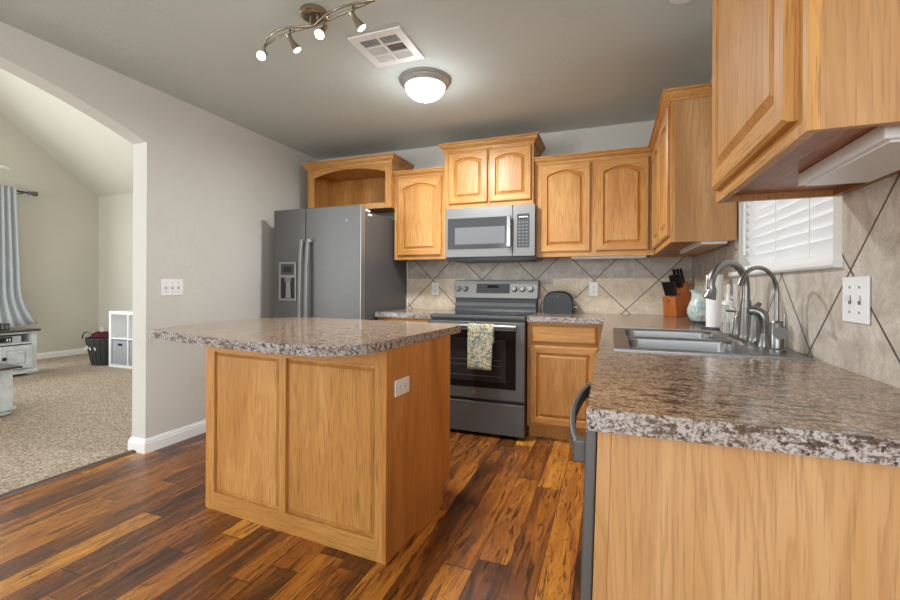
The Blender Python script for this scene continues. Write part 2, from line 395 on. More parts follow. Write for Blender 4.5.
# left wall with arched opening
def arch(y): return 2.345 - .15 * (y - .71) ** 2
w = MB(); X0, X1 = LW - .134, LW
w.box(X0, X1, 2.0, BWY, 0, CZ).box(X0, X1, -3.1, -.58, 0, CZ)
N = 28; ys = [-.58 + (2.58) * i / N for i in range(N + 1)]
w.strip([[(X0, y, arch(y)), (X1, y, arch(y)), (X1, y, CZ), (X0, y, CZ)] for y in ys])
struct('wall_left', w, WALL, 'left kitchen wall with the wide arched opening')
# living room shell
LX, LY, EZ, SL = -8.10, 4.72, 2.62, .76
def gz(y): return min(EZ + SL * (LY - y), 4.9)
yr = LY - (4.9 - EZ) / SL
w = MB(); w.prism([(-3.1, 0), (LY, 0), (LY, EZ), (yr, 4.9), (-3.1, 4.9)], LX - .1, LX, lambda a, b_, c: (c, a, b_)); struct('wall_living_left', w, WALLL, 'gable wall of the living room')
struct('wall_living_back', MB().box(LX - .1, X0, LY, LY + .1, 0, EZ + .1), WALLL, 'far wall of the living room')
struct('wall_living_right', MB().box(X0, X0 + .13, -3.1, LY + .1, CZ + .1, 5.0).box(X0, X0 + .13, BWY + .12, LY, 0, CZ + .1), WALLL, 'living room side of the kitchen wall')
w = MB(); w.prism([(-3.1, 4.9), (yr, 4.9), (LY + .1, EZ - .076), (LY + .1, EZ + .05), (yr, 5.02), (-3.1, 5.02)], LX - .1, X0 + .13, lambda a, b_, c: (c, a, b_))
struct('ceiling_living', w, WALLL, 'vaulted ceiling of the living room')
# unseen wall behind the camera, openings added to let light in
w = MB(); Yb0, Yb1 = -3.2, -3.1
w.box(-8.2, -7.1, Yb0, Yb1, 0, 5).box(-7.1, -4.1, Yb0, Yb1, 0, .5).box(-7.1, -4.1, Yb0, Yb1, 2.7, 5).box(-4.1, -2.4, Yb0, Yb1, 0, 5).box(-2.4, 1.2, Yb0, Yb1, 2.5, 5).box(-2.4, 1.2, Yb0, Yb1, 0, .4).box(1.2, 3.1, Yb0, Yb1, 0, 5)
struct('wall_front', w, WALL, 'unseen wall behind the camera with openings added for light')
w = MB(); w.box(3.1, 3.2, -3.1, -2.2, 0, CZ).box(3.1, 3.2, -.2, .86, 0, CZ).box(3.1, 3.2, -2.2, -.2, 0, .3).box(3.1, 3.2, -2.2, -.2, 2.3, CZ)
struct('wall_dining_right', w, WALL, 'dining corner wall with a window')
# baseboards
BP = [(0, 0), (.016, 0), (.016, .062), (.012, .068), (.012, .078), (.007, .084), (.005, .092), (0, .095)]
w = MB(); w.sweep([(X0 - .001, LY), (X0 - .001, 2.0 - .001), (LW + .001, 2.0 - .001), (LW + .001, 2.93)][::-1], [(-a, b_) for a, b_ in BP])
w2 = MB(); w2.sweep([(X0 - .001, 2.6), (X0 - .001, 1.999), (LW + .001, 1.999), (LW + .001, 3.8)], BP)
struct('baseboard_left', w2, WHITE_TRIM, 'white baseboard wrapping the end of the left wall')
w = MB(); w.sweep([(LX + .001, -3.0), (LX + .001, LY - .001), (-3.2, LY - .001)], BP); struct('baseboard_living', w, WHITE_TRIM, 'white baseboard of the living room')

# kitchen window
wn = MB(); xa, xb = RW + .085, RW + .125
for (a, b_, c, d) in ((WY0, WY0 + .04, WZ0, WZ1), (WY1 - .04, WY1, WZ0, WZ1), (WY0, WY1, WZ0, WZ0 + .04), (WY0, WY1, WZ1 - .04, WZ1), (WY0, WY1, 1.62, 1.65)): wn.box(xa, xb, a, b_, c, d)
wf = struct('window_1', wn, WHITE_TRIM, 'white framed kitchen window behind the closed blind')
link('pane', MB().box(xa + .015, xa + .02, WY0 + .04, WY1 - .04, WZ0 + .04, WZ1 - .04), GLASS, wf)
sill = MB().prism([(RW + .08, 1.190), (RW - .024, 1.190), (RW - .030, 1.197), (RW - .030, 1.206), (RW - .024, 1.213), (RW + .08, 1.213)], 1.476, 2.60, lambda a, b_, c: (a, c, b_))
link('window_sill', sill, WHITE_TRIM, wf)
# blind
bl = thing('window_blind', 'white slatted blind closed over the window above the sink', 'blind', (RW + .03, 2.02, 1.214))
link('headrail', MB().box(RW + .005, RW + .06, WY0 + .005, WY1 - .005, WZ1 - .05, WZ1 - .002), WPLAS, bl)
z = 1.262; k = 0
while z < WZ1 - .06:
    a = math.radians(58); dx, dz = .0235 * math.cos(a), .0235 * math.sin(a); xc = RW + .032
    sl = MB().prism([(xc - dx, z + dz), (xc - dx + .0025, z + dz + .0015), (xc + .003, z + .002), (xc + dx + .0025, z - dz + .0015), (xc + dx, z - dz), (xc, z - .001)], WY0 + .008, WY1 - .008, lambda p, q, c: (p, c, q))
    link('slat', sl, BLIND, bl); z += .0395
link('bottom_rail', MB().box(RW + .010, RW + .058, WY0 + .008, WY1 - .008, 1.216, 1.238), WPLAS, bl, bevel=.004)
for y in (1.72, 2.03, 2.36):
    link('ladder_cord', MB().tube([(RW + .004, y, 1.238), (RW + .004, y, WZ1 - .05)], .0016, 6), WPLAS, bl)
link('tilt_wand', MB().tube([(RW - .002, 2.42, 1.29), (RW - .002, 2.42, WZ1 - .04)], .005, 8), WPLAS, bl)

# living room window behind curtain
wn = MB(); 
for (a, b_, c, d) in ((1.0, 1.06, .9, 2.4), (3.42, 3.48, .9, 2.4), (1.0, 3.48, .9, .96), (1.0, 3.48, 2.34, 2.4)): wn.box(LX + .001, LX + .03, a, b_, c, d)
wf = struct('window_2', wn, WHITE_TRIM, 'living room window beside the curtain')
link('pane', MB().box(LX + .002, LX + .012, 1.06, 3.42, .96, 2.34), plain('dim_window_glass', (70, 78, 90), .1), wf)

# ------------------------------------------------------------------ cabinet doors
def loops_arch(x0, x1, z0, z1, rise, d, n=14):
    a, b_, c = x0 + d, x1 - d, z0 + d; zs = z1 - rise - d * .9; w_ = (b_ - a) / 2; m = (a + b_) / 2
    pts = [(a, c), (b_, c)]
    for i in range(n + 1):
        u = 1 - 2 * i / n; pts.append((m + w_ * u, zs + rise * (1 - u * u) ** 1.0 if rise > 0 else z1 - d))
    return pts
def loops_rect(x0, x1, z0, z1, d, n=14):
    a, b_ = x0 + d, x1 - d; pts = [(a, z0 + d), (b_, z0 + d)]
    for i in range(n + 1): pts.append((b_ + (a - b_) * i / n, z1 - d))
    return pts
def door(root, x0, x1, z0, z1, fn, rise=.045, fw=.050, t=.02, mz=OZ, mx=OX, name='door', n=14):
    """fn(a, z, depth): a across the face, depth outward from the cabinet front"""
    q = MB()
    L0 = [(p, 0) for p in loops_rect(x0, x1, z0, z1, 0, n)]
    L1 = [(p, t - .006) for p in loops_rect(x0, x1, z0, z1, 0, n)]
    L2 = [(p, t) for p in loops_rect(x0, x1, z0, z1, .007, n)]
    L3 = [(p, t) for p in loops_arch(x0 + fw, x1 - fw, z0 + fw, z1 - fw, rise, 0, n)]
    L4 = [(p, t - .015) for p in loops_arch(x0 + fw, x1 - fw, z0 + fw, z1 - fw, rise, .007, n)]
    Ls = [L0, L1, L2, L3, L4]; m = len(L0); vs = [fn(p[0], p[1], d) for L in Ls for p, d in L]; k0 = len(q.v)
    q.v += vs
    for j in range(len(Ls) - 1):
        for i in range(m):
            a, b_ = j * m + i, j * m + (i + 1) % m
            q.f.append((a, b_, b_ + m, a + m)); q.m.append(0 if i in (1, m - 1) else 1)
    d_ = link(name, q, [mz, mx], root, smooth=False)
    q = MB()
    A = [(p, t - .0152) for p in loops_arch(x0 + fw, x1 - fw, z0 + fw, z1 - fw, rise, .0055, n)]
    B = [(p, t - .0140) for p in loops_arch(x0 + fw, x1 - fw, z0 + fw, z1 - fw, rise, .012, n)]
    D = [(p, t - .001) for p in loops_arch(x0 + fw, x1 - fw, z0 + fw, z1 - fw, rise, .030, n)]
    vs = [fn(p[0], p[1], d) for L in (A, B, D) for p, d in L]; q.v += vs
    for j in range(2):
        for i in range(m): a, b_ = j * m + i, j * m + (i + 1) % m; q.f.append((a, b_, b_ + m, a + m)); q.m.append(0)
    q.f.append(tuple(range(2 * m, 3 * m))); q.m.append(0)
    link('panel', q, mz, d_)
    return d_
def face_frame(root, x0, x1, z0, z1, fn, stiles, rails, t=.018, mz=OZ, mx=OX):
    q = MB()
    def bx(a, b_, c, d, mi):
        P = [fn(p, r, dd) for dd in (-t, 0) for p, r in ((a, c), (b_, c), (b_, d), (a, d))]
        q.add(P, [(0, 1, 2, 3), (4, 5, 6, 7), (0, 1, 5, 4), (1, 2, 6, 5), (2, 3, 7, 6), (3, 0, 4, 7)], mi)
    for a, b_ in stiles: bx(a, b_, z0, z1, 0)
    st = sorted(stiles)
    for c, d in rails:
        for i in range(len(st) - 1): bx(st[i][1], st[i + 1][0], c, d, 1)
    return link('face_frame', q, [mz, mx], root)
CR = [(0, 0), (.006, 0), (.008, .012), (.016, .018), (.030, .034), (.034, .046), (.044, .050), (.044, .062), (0, .062)]
def crown(root, path, z, h=.062, mat=OX, extra=1.0):
    link('crown_moulding', MB().sweep(path, [(o * extra, z + zz * h / .062) for o, zz in CR]), mat, root)
UY = 3.49; UZ = 1.372
back = lambda y: (lambda a, z_, d: (a, y - d, z_))
# --- cabinet over the fridge (open arched niche)
t = thing('open_cabinet', 'open oak cabinet with arched niche above the fridge', 'cabinet', (-2.31, 3.62, 1.84))
x0, x1, y0, z0, z1 = -2.765, -1.848, 3.43, 1.84, 2.245
q = MB(); q.box(x0, x0 + .018, y0 + .018, BWY - .001, z0, z1).box(x1 - .018, x1, y0 + .018, BWY - .001, z0, z1, 0).box(x0 + .018, x1 - .018, y0 + .018, BWY - .001, z0 + .03, z0 + .048).box(x0 + .018, x1 - .018, y0 + .018, BWY - .001, z1 - .02, z1).box(x0 + .018, x1 - .018, BWY - .012, BWY - .001, z0 + .048, z1 - .02)
link('body', q, OZ, t)
q = MB(); q.box(x0, x0 + .075, y0, y0 + .0179, z0, z1).box(x1 - .065, x1, y0, y0 + .0179, z0, z1).box(x0 + .075, x1 - .065, y0, y0 + .0179, z0, z0 + .05, 1)
pts = [(x0 + .075 + (x1 - .065 - x0 - .075) * i / 20) for i in range(21)]
q.strip([[(x, y0, z1 - .075 + .055 * (1 - abs(2 * i / 20 - 1) ** 2.0) + .0), (x, y0 + .0179, z1 - .075 + .055 * (1 - abs(2 * i / 20 - 1) ** 2.0) + .0), (x, y0 + .0179, z1), (x, y0, z1)] for i, x in enumerate(pts)], mi=1)
link('face_frame', q, [OZ, OX], t, bevel=.002)
crown(t, [(x0, BWY - .002), (x0, y0), (x1, y0), (x1, BWY - .002)], z1, .07)
def up_cab(name, label, x0, x1, y0, z0, z1, doors, stiles, crownpath, rz=(.038, .03), rise=.038, ch=.055):
    t = thing(name, label, 'cabinet', ((x0 + x1) / 2, BWY - .15, z0), 0, 'oak wall cabinets')
    q = MB(); q.box(x0, x0 + .015, y0 + .018, BWY - .009, z0, z1).box(x1 - .015, x1, y0 + .018, BWY - .009, z0, z1).box(x0 + .015, x1 - .015, y0 + .018, BWY - .009, z1 - .015, z1)
    q.box(x0 + .015, x1 - .015, y0 + .018, BWY - .009, z0 + .018, z0 + .03, 1).box(x0 + .015, x1 - .015, BWY - .03, BWY - .009, z0 + .03, z1 - .015)
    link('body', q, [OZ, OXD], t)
    face_frame(t, x0, x1, z0, z1, back(y0), stiles, [(z0, z0 + rz[0]), (z1 - rz[1], z1)])
    for a, b_, c, d in doors: door(t, a, b_, c, d, back(y0), rise)
    if crownpath: crown(t, crownpath, z1, ch)
    return t
up_cab('wall_cabinet', 'narrow single-door oak wall cabinet between the fridge and the microwave', -1.846, -1.346, UY, UZ, 2.115,
       [(-1.808, -1.385, 1.408, 2.098)], [(-1.846, -1.79), (-1.40, -1.346)], [(-1.846, UY), (-1.346, UY)], ch=.05)
up_cab('wall_cabinet', 'raised two-door oak wall cabinet directly above the microwave', -1.344, -.582, 3.445, 1.795, 2.285,
       [(-1.300, -.958, 1.832, 2.268), (-.944, -.598, 1.832, 2.268)], [(-1.344, -1.28), (-.975, -.925), (-.62, -.582)], [(-1.344, 3.8), (-1.344, 3.445), (-.582, 3.445), (-.582, 3.8)], rise=.03, ch=.062)
up_cab('wall_cabinet', 'wide two-door oak wall cabinet right of the microwave', -.58, .294, UY, UZ, 2.115,
       [(-.528, -.150, 1.41, 2.10), (-.108, .262, 1.41, 2.10)], [(-.58, -.51), (-.17, -.09), (.245, .294)], [(-.58, UY), (.295, UY)], ch=.05)
# --- right wall cabinets
def rface(x): return lambda a, z_, d: (x - d, a, z_)
def side_cab(label, y0, y1, xf, doors, stiles, path, z1=2.115, ch=.05, UZ=1.372):
    t = thing('wall_cabinet', label, 'cabinet', (.45, (y0 + y1) / 2, UZ), 0, 'oak wall cabinets')
    xr = RW - .0085
    q = MB(); q.box(xf + .018, xr, y0, y0 + .015, UZ, z1).box(xf + .018, xr, y1 - .015, y1, UZ, z1).box(xf + .018, xr, y0 + .015, y1 - .015, z1 - .015, z1)
    q.box(xf + .018, xr, y0 + .015, y1 - .015, UZ + .018, UZ + .03, 1).box(xr - .02, xr, y0 + .015, y1 - .015, UZ, UZ + .0179, 1)
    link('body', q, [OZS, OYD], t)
    face_frame(t, y0, y1, UZ, z1, rface(xf), stiles, [(UZ, UZ + .038), (z1 - .03, z1)], mx=OY)
    for a, b_, c, d in doors: door(t, a, b_, c, d, rface(xf), .038, mx=OY)
    crown(t, path, z1, ch, OY)
    return t
side_cab('tall oak wall cabinet on the right wall beyond the window', 2.53, 3.81, .295, [(2.56, 2.97, 1.408, 2.098), (3.00, 3.41, 1.408, 2.098)], [(2.53, 2.58), (2.96, 3.01), (3.40, 3.44)], [(.295, 3.44), (.295, 2.53), (RW - .01, 2.53)])
side_cab('near oak wall cabinet at top right with its front corner towards the camera', .85, 1.49, .295, [(.885, 1.455, 1.415, 2.098)], [(.85, .90), (1.44, 1.49)], [(.295, 1.49), (.295, .85), (RW - .01, .85)], UZ=1.386)

# under cabinet lights
def ucl(label, x0, x1, y0, y1, zt, mat, fr=.012):
    t = thing('under_cabinet_light', label, 'light fixture', ((x0 + x1) / 2, (y0 + y1) / 2, zt - .03), 0, 'lights under the wall cabinets')
    link('housing', MB().box(x0, x1, y0, y1, zt - .028, zt), WPLAS, t, bevel=.003)
    link('lens', MB().box(x0 + .012, x1 - .012, y0 + .012, y1 - .012, zt - .032, zt - .0281), mat, t)
    return t
LENS = plain('frosted_lens', (222, 222, 224), .35)
ucl('white under-cabinet light below the near wall cabinet', .415, .555, .90, 1.25, 1.4035, LENS)
ucl('slim under-cabinet light below the cabinet beyond the window', .44, .56, 2.57, 3.30, 1.3895, plain('lens_brown_reflection', (176, 136, 92), .3))  # brown reflection put into the lens colour
ucl('thin white under-cabinet light strip right of the microwave', -.30, .25, 3.56, 3.64, 1.3895, LENS)

# ------------------------------------------------------------------ countertops
def slab(xs, ys, filled, z0, z1):
    q = MB(); nx, ny = len(xs) - 1, len(ys) - 1
    F = lambda i, j: 0 <= i < nx and 0 <= j < ny and filled(i, j)
    for i in range(nx):
        for j in range(ny):
            if not F(i, j): continue
            a, b_, c, d = xs[i], xs[i + 1], ys[j], ys[j + 1]
            q.add([(a, c, z1), (b_, c, z1), (b_, d, z1), (a, d, z1)], [(0, 1, 2, 3)]); q.add([(a, c, z0), (b_, c, z0), (b_, d, z0), (a, d, z0)], [(3, 2, 1, 0)])
            for (cond, p, r) in ((F(i - 1, j), (a, d), (a, c)), (F(i + 1, j), (b_, c), (b_, d)), (F(i, j - 1), (a, c), (b_, c)), (F(i, j + 1), (b_, d), (a, d))):
                if not cond: q.add([(p[0], p[1], z0), (r[0], r[1], z0), (r[0], r[1], z1), (p[0], p[1], z1)], [(0, 1, 2, 3)], 1)
    return q
CT0, CT1 = .875, .914
SX0, SX1, SY0, SY1 = .03, .56, 1.62, 2.43
t = thing('worktop', 'L-shaped granite-look laminate worktop holding the sink', 'worktop', (.28, 2, CT0))
xs = [-.582, -.04, SX0, SX1, RW - .009]; ys = [.81, SY0, SY1, 3.18, BWY - .009]
def fl(i, j):
    if i == 0: return j == 3
    return not (i == 2 and j == 1)
link('top', slab(xs, ys, fl, CT0, CT1), [LAM, LAME], t)
t = thing('worktop', 'short granite-look worktop between the fridge and the stove', 'worktop', (-1.6, 3.5, CT0))
link('top', slab([-1.862, -1.348], [3.18, BWY - .009], lambda i, j: True, CT0, CT1), [LAM, LAME], t)
def soft_poly(pts, rads, n=8):
    out = []
    m = len(pts)
    for i in range(m):
        p = Vector(pts[i]); r = rads[i]
        if r == 0: out.append(tuple(p)); continue
        a = (Vector(pts[i - 1]) - p).normalized(); b_ = (Vector(pts[(i + 1) % m]) - p).normalized()
        for k in range(n + 1):
            u = k / n; out.append(tuple((p + a * r) * (1 - u) ** 2 + p * 2 * u * (1 - u) + (p + b_ * r) * u ** 2))
    return out

# ------------------------------------------------------------------ island
IW, IDp = 1.085, .625
isl = thing('kitchen_island', 'oak panelled kitchen island with granite-look top', 'island', (-.852, 1.547, 0), math.radians(-4))
q = MB(); q.box(-IW + .02, -.019, .0185, IDp - .08, 0, CT0 - .001).box(-IW + .02, -.019, IDp - .08, IDp, .10, CT0 - .001)
link('body', q, OZ, isl, local=True)
q = MB(); q.prism([(0, 0), (IDp - .075, 0), (IDp - .075, .10), (IDp, .10), (IDp, CT0 - .001), (0, CT0 - .001)], -.0185, 0, lambda a, b_, c: (c, a, b_))
link('side_panel', q, OZI, isl, local=True, label='orange-toned oak end panel')
q = MB(); q.prism([(0, 0), (IDp - .075, 0), (IDp - .075, .10), (IDp, .10), (IDp, CT0 - .001), (0, CT0 - .001)], -IW, -IW + .0185, lambda a, b_, c: (c, a, b_))
link('side_panel', q, OZI, isl, local=True)
# framed front: stiles, rails and two flat panels with a routed edge
fy = lambda a, z_, d: (a, .018 - d, z_)
q = MB()
def fb(a, b_, c, d, mi): q.box(a, b_, 0.0, .018, c, d, mi)
fb(-IW + .0186, -IW + .06, 0, CT0 - .001, 0); fb(-.056, -.0186, 0, CT0 - .001, 0); fb(-.585, -.545, .088, CT0 - .001, 0)
for a, b_ in ((-IW + .06, -.585), (-.545, -.056)): fb(a, b_, .80, CT0 - .001, 1)
fb(-IW + .06, -.056, 0, .088, 1)
link('face_frame', q, [OZ, OX], isl, local=True)
for a, b_ in ((-IW + .06, -.585), (-.545, -.056)):
    q = MB(); m = 4
    R = lambda d: [(a + d, .088 + d), (b_ - d, .088 + d), (b_ - d, .80 - d), (a + d, .80 - d)]
    Ls = [(R(0), .0), (R(.003), .015), (R(.010), .015), (R(.022), .002)]
    q.v += [(p[0], y, p[1]) for L, y in Ls for p in L]
    for j in range(3):
        for i in range(4): q.f.append((j * 4 + i, j * 4 + (i + 1) % 4, j * 4 + 4 + (i + 1) % 4, j * 4 + 4 + i)); q.m.append(0)
    q.f.append((12, 13, 14, 15)); q.m.append(0)
    link('panel', q, OZ, isl, local=True)
top = soft_poly([(.012, .76), (.012, -.262), (-.50, -.290), (-1.255, -.180), (-1.40, .24), (-1.40, .62), (-1.20, .83), (-.10, .83)], [.03, .23, .2, .012, .15, .17, .12, .06])
q = MB(); q.prism(top, CT0, CT1); q.m = [0, 0] + [1] * (len(q.f) - 2)
link('worktop', q, [LAM, LAME], isl, local=True, label='granite-look laminate top with rounded corners')
# island outlet
def outlet_plate(root_or_none, name, label, cat, c, wdt, hgt, U, V, Nn, kind, n=1, group=None):
    """c centre on wall; U across, V up, Nn outward"""
    c, U, V, Nn = Vector(c), Vector(U), Vector(V), Vector(Nn)
    t = thing(name, label, cat, tuple(c - V * hgt / 2), 0, group)
    def bx(u0, u1, v0, v1, d0, d1):
        P = [c + U * a + V * b_ + Nn * d for d in (d0, d1) for a, b_ in ((u0, v0), (u1, v0), (u1, v1), (u0, v1))]
        return MB().add(P, [(0, 1, 2, 3), (4, 5, 6, 7), (0, 1, 5, 4), (1, 2, 6, 5), (2, 3, 7, 6), (3, 0, 4, 7)])
    link('plate', bx(-wdt / 2, wdt / 2, -hgt / 2, hgt / 2, .0005, .006), WPLAS, t, bevel=.002)
    for i in range(n):
        uc = (i - (n - 1) / 2) * .046
        if kind == 'toggle':
            link('toggle', bx(uc - .004, uc + .004, -.003, .012, .006, .020), WPLAS, t, bevel=.001)
            q = bx(uc - .006, uc + .006, -.012, .012, .0061, .0066); link('slot', q, GREYP, t)
            for v in (-.032, .032): link('screw', bx(uc - .003, uc + .003, v - .003, v + .003, .0061, .0068), GREYP, t)
        elif kind == 'outlet':
            for v in (-.019, .019):
                r = link('receptacle', bx(uc - .016, uc + .016, v - .013, v + .013, .0061, .0075), WPLAS, t, bevel=.003)
                q = MB()
                for a in (-.006, .006): z_ = bx(uc + a - .0012, uc + a + .0012, v - .003, v + .006, .0076, .008); q.add(z_.v, z_.f)
                z_ = bx(uc - .002, uc + .002, v - .010, v - .006, .0076, .008); q.add(z_.v, z_.f)
                link('slots', q, DARK, r)
    return t
ca, sa = math.cos(math.radians(-4)), math.sin(math.radians(-4))
def isw(x, y, z_): return (-.852 + x * ca - y * sa, 1.547 + x * sa + y * ca, z_)
outlet_plate(None, 'outlet', 'white outlet mounted sideways on the end of the kitchen island', 'outlet', isw(.0005, .118, .702), .07, .118, (0, 0, 1), (-sa, ca, 0), (ca, sa, 0), 'outlet')
outlet_plate(None, 'outlet', 'white wall outlet on the tile between the fridge and the stove', 'outlet', (-1.575, 3.8115, 1.11), .072, .118, (1, 0, 0), (0, 0, 1), (0, -1, 0), 'outlet')
outlet_plate(None, 'outlet', 'white wall outlet on the tile right of the toaster', 'outlet', (-.136, 3.8115, 1.115), .072, .118, (1, 0, 0), (0, 0, 1), (0, -1, 0), 'outlet')
outlet_plate(None, 'light_switch', 'white two-toggle switch plate on the right tile wall', 'light switch', (RW - .0085, 1.398, 1.103), .125, .118, (0, -1, 0), (0, 0, 1), (-1, 0, 0), 'toggle', 2)
outlet_plate(None, 'light_switch', 'white three-toggle switch plate on the left wall', 'light switch', (LW + .0005, 2.181, 1.117), .168, .118, (0, 1, 0), (0, 0, 1), (1, 0, 0), 'toggle', 3)
outlet_plate(None, 'outlet', 'white outlet low on the living room wall behind the basket', 'outlet', (-8.0, LY - .0005, .36), .09, .13, (1, 0, 0), (0, 0, 1), (0, -1, 0), 'outlet')

# ------------------------------------------------------------------ base cabinets
def base_cab(label, x0, x1, yf, drawers, doors, stiles):
    t = thing('base_cabinet', label, 'cabinet', ((x0 + x1) / 2, 3.5, 0), 0, 'oak base cabinets')
    q = MB(); q.box(x0, x1, yf + .018, BWY - .012, .10, CT0 - .001).box(x0, x1, yf + .07, BWY - .02, 0, .0999)
    link('body', q, OZ, t)
    face_frame(t, x0, x1, .10, CT0 - .001, back(yf), stiles, [(.10, .135), (.69, .72), (.845, CT0 - .001)])
    for a, b_, c, d in drawers:
        q = MB(); Rr = lambda e: [(a + e, c + e), (b_ - e, c + e), (b_ - e, d - e), (a + e, d - e)]
        Ls = [(Rr(0), 0), (Rr(0), .013), (Rr(.010), .019), (Rr(.016), .020)]
        q.v += [(p[0], yf - dd, p[1]) for L, dd in Ls for p in L]
        for j in range(3):
            for i in range(4): q.f.append((j * 4 + i, j * 4 + (i + 1) % 4, j * 4 + 4 + (i + 1) % 4, j * 4 + 4 + i)); q.m.append(0)
        q.f.append((12, 13, 14, 15)); q.m.append(0); link('drawer', q, OX, t)
    for a, b_, c, d in doors: door(t, a, b_, c, d, back(yf), 0, .05)
    return t
base_cab('oak base cabinet with drawer and door right of the stove', -.582, .0, 3.215, [(-.552, -.092, .722, .852)], [(-.562, -.085, .122, .70)], [(-.582, -.535), (-.11, 0)])
base_cab('oak base cabinet between the fridge and the stove', -1.858, -1.35, 3.215, [(-1.83, -1.375, .722, .862)], [(-1.83, -1.375, .122, .70)], [(-1.858, -1.81), (-1.395, -1.35)])
t = thing('base_cabinet', 'oak sink base cabinet under the long right worktop', 'cabinet', (.3, 2.3, 0), 0, 'oak base cabinets')
q = MB(); q.box(.018, RW - .012, 1.46, 1.478, .10, CT0 - .001).box(.018, RW - .012, 3.18, 3.2, .10, CT0 - .001).box(.018, RW - .012, 1.478, 3.18, .10, .12).box(.07, RW - .02, 1.46, 3.2, 0, .0999)
link('body', q, OZ, t); face_frame(t, 1.46, 3.19, .10, CT0 - .001, rface(.0), [(1.46, 1.50), (2.0, 2.04), (2.5, 2.54), (3.0, 3.19)], [(.10, .135), (.69, .72), (.845, CT0 - .001)], mx=OY)
for a, b_ in ((1.48, 2.01), (2.03, 2.52)): door(t, a, b_, .122, .86, rface(0), 0, .05, mx=OY)
door(t, 2.53, 3.02, .122, .86, rface(0), 0, .05, mx=OY)
t = thing('end_panel', 'light oak end panel closing the near end of the right worktop', 'panel', (.3, .84, 0))
link('panel', MB().box(.0025, RW - .012, .832, .849, 0, CT0 - .001), OZS, t); link('edge_stile', MB().box(-.021, .002, .829, .849, 0, CT0 - .001), OZS, t)

def lean(o, lim=.01):
    ox = o.matrix_world.translation.x
    rt = o.parent.location
    for v in o.data.vertices:
        X, Zz = v.co.x + rt.x, v.co.z + rt.z
        if X < lim: v.co.x -= .0225 * max(0, .87 - Zz) / .87
for ch in [o for o in C.objects if o.parent == t]: lean(ch)
# dishwasher
t = thing('dishwasher', 'slate grey dishwasher at the near end of the right worktop', 'dishwasher', (.28, 1.15, 0))
link('tub', MB().box(.0, .55, .855, 1.455, .02, CT0 - .003), DARK, t)
link('door', MB().box(-.0425, -.0225, .834, 1.452, .11, CT0 - .008), SLATE, t, bevel=.003); lean([o for o in C.objects if o.parent == t and o.name.startswith('door')][0], 0)
link('toe_panel', MB().box(.03, .05, .86, 1.45, .0, .105), DARK, t)
dh = MB(); P_ = [(-.060, .885), (-.070, .935), (-.079, 1.0), (-.085, 1.08), (-.087, 1.15), (-.085, 1.22), (-.080, 1.30), (-.072, 1.365), (-.060, 1.41)]
def bandsec(x, y, hw=.007, hz=.017): return [(x - hw, y, .812 - hz), (x + hw, y, .812 - hz), (x + hw, y, .812 + hz), (x - hw, y, .812 + hz)]
dh.strip([bandsec(x, y) for x, y in P_]); 
dh.box(-.068, -.0426, .872, .90, .790, .834).box(-.068, -.0426, 1.395, 1.423, .790, .834)
link('handle', dh, SLATE, t, bevel=.004)

# ------------------------------------------------------------------ stove
SXa, SXb, SYf = -1.344, -.586, 3.127
t = thing('stove', 'slate grey freestanding electric stove with black glass top', 'stove', (-.965, 3.45, 0))
link('body', MB().box(SXa + .004, SXb - .004, SYf + .04, 3.80, .03, .885), DARK, t)
q = MB()
for x in (SXa + .05, SXb - .05):
    for y in (3.22, 3.74): q.box(x - .02, x + .02, y - .02, y + .02, 0, .03)
link('feet', q, BLACK, t)
link('storage_drawer', MB().box(SXa, SXb, SYf, SYf + .039, .028, .262), SLATE, t, bevel=.006)
dr = link('oven_door', MB().box(SXa, SXb, SYf, SYf + .039, .285, .868), SLATE, t, bevel=.006)
link('oven_window', MB().box(SXa + .065, SXb - .065, SYf - .003, SYf - .0002, .372, .806), BLACKGL, dr, bevel=.004)
link('window_pane', MB().box(SXa + .12, SXb - .14, SYf - .0042, SYf - .0032, .42, .74), WINGL, dr)
q = MB()
for z_ in (.46, .54, .58): q.box(SXa + .14, SXb - .17, SYf - .0048, SYf - .0043, z_, z_ + .002)
link('oven_rack', q, GREYP, dr)
q = MB().tube([(SXa + .055, SYf - .052, .838), (SXb - .055, SYf - .052, .838)], .0145, 16)
for x in (SXa + .075, SXb - .075): q.box(x - .012, x + .012, SYf - .05, SYf - .0002, .828, .848)
link('handle', q, SLATEL, dr, smooth=True)
def badge(root, c, r, U, V, Nn):
    c, U, V, Nn = Vector(c), Vector(U), Vector(V), Vector(Nn); n = 24
    q = MB(); out = []
    for d, rr in ((.0002, r), (.0018, r), (.0018, r * .84), (.0010, r * .84)):
        out.append([c + U * rr * math.cos(2 * PI * i / n) + V * rr * math.sin(2 * PI * i / n) + Nn * d for i in range(n)])
    q.strip(out, caps=True); b_ = link('badge', q, STEELD, root)
    link('badge_letters', text_mb('GE', r * 1.05, lambda x, y, z_: c + U * x + V * y + Nn * (z_ + .0014), .0004), GREYP, b_)
badge(t, (-.972, SYf, .332), .016, (1, 0, 0), (0, 0, 1), (0, -1, 0))
link('cooktop', MB().box(SXa - .001, SXb + .001, SYf + .01, 3.70, .888, .915), SLATE2, t, bevel=.005)
q = link('glass_top', MB().box(SXa + .02, SXb - .02, SYf + .045, 3.66, .9152, .918), BLACKGL, t)
bz = MB()
for x, y, r in ((-1.16, 3.28, .10), (-.77, 3.28, .075), (-1.16, 3.53, .075), (-.77, 3.53, .10)):
    bz.strip([[(x + rr * math.cos(a * PI / 20), y + rr * math.sin(a * PI / 20), .9182) for a in range(40)] for rr in (r, r - .003)], caps=False)
link('burner_rings', bz, GREYP, q)
q = MB().prism([(3.69, .915), (3.80, .915), (3.80, 1.035), (3.715, 1.035), (3.70, .93)], SXa + .012, SXb - .012, lambda a, b_, c: (c, a, b_)); link('backguard', q, DARK, t)
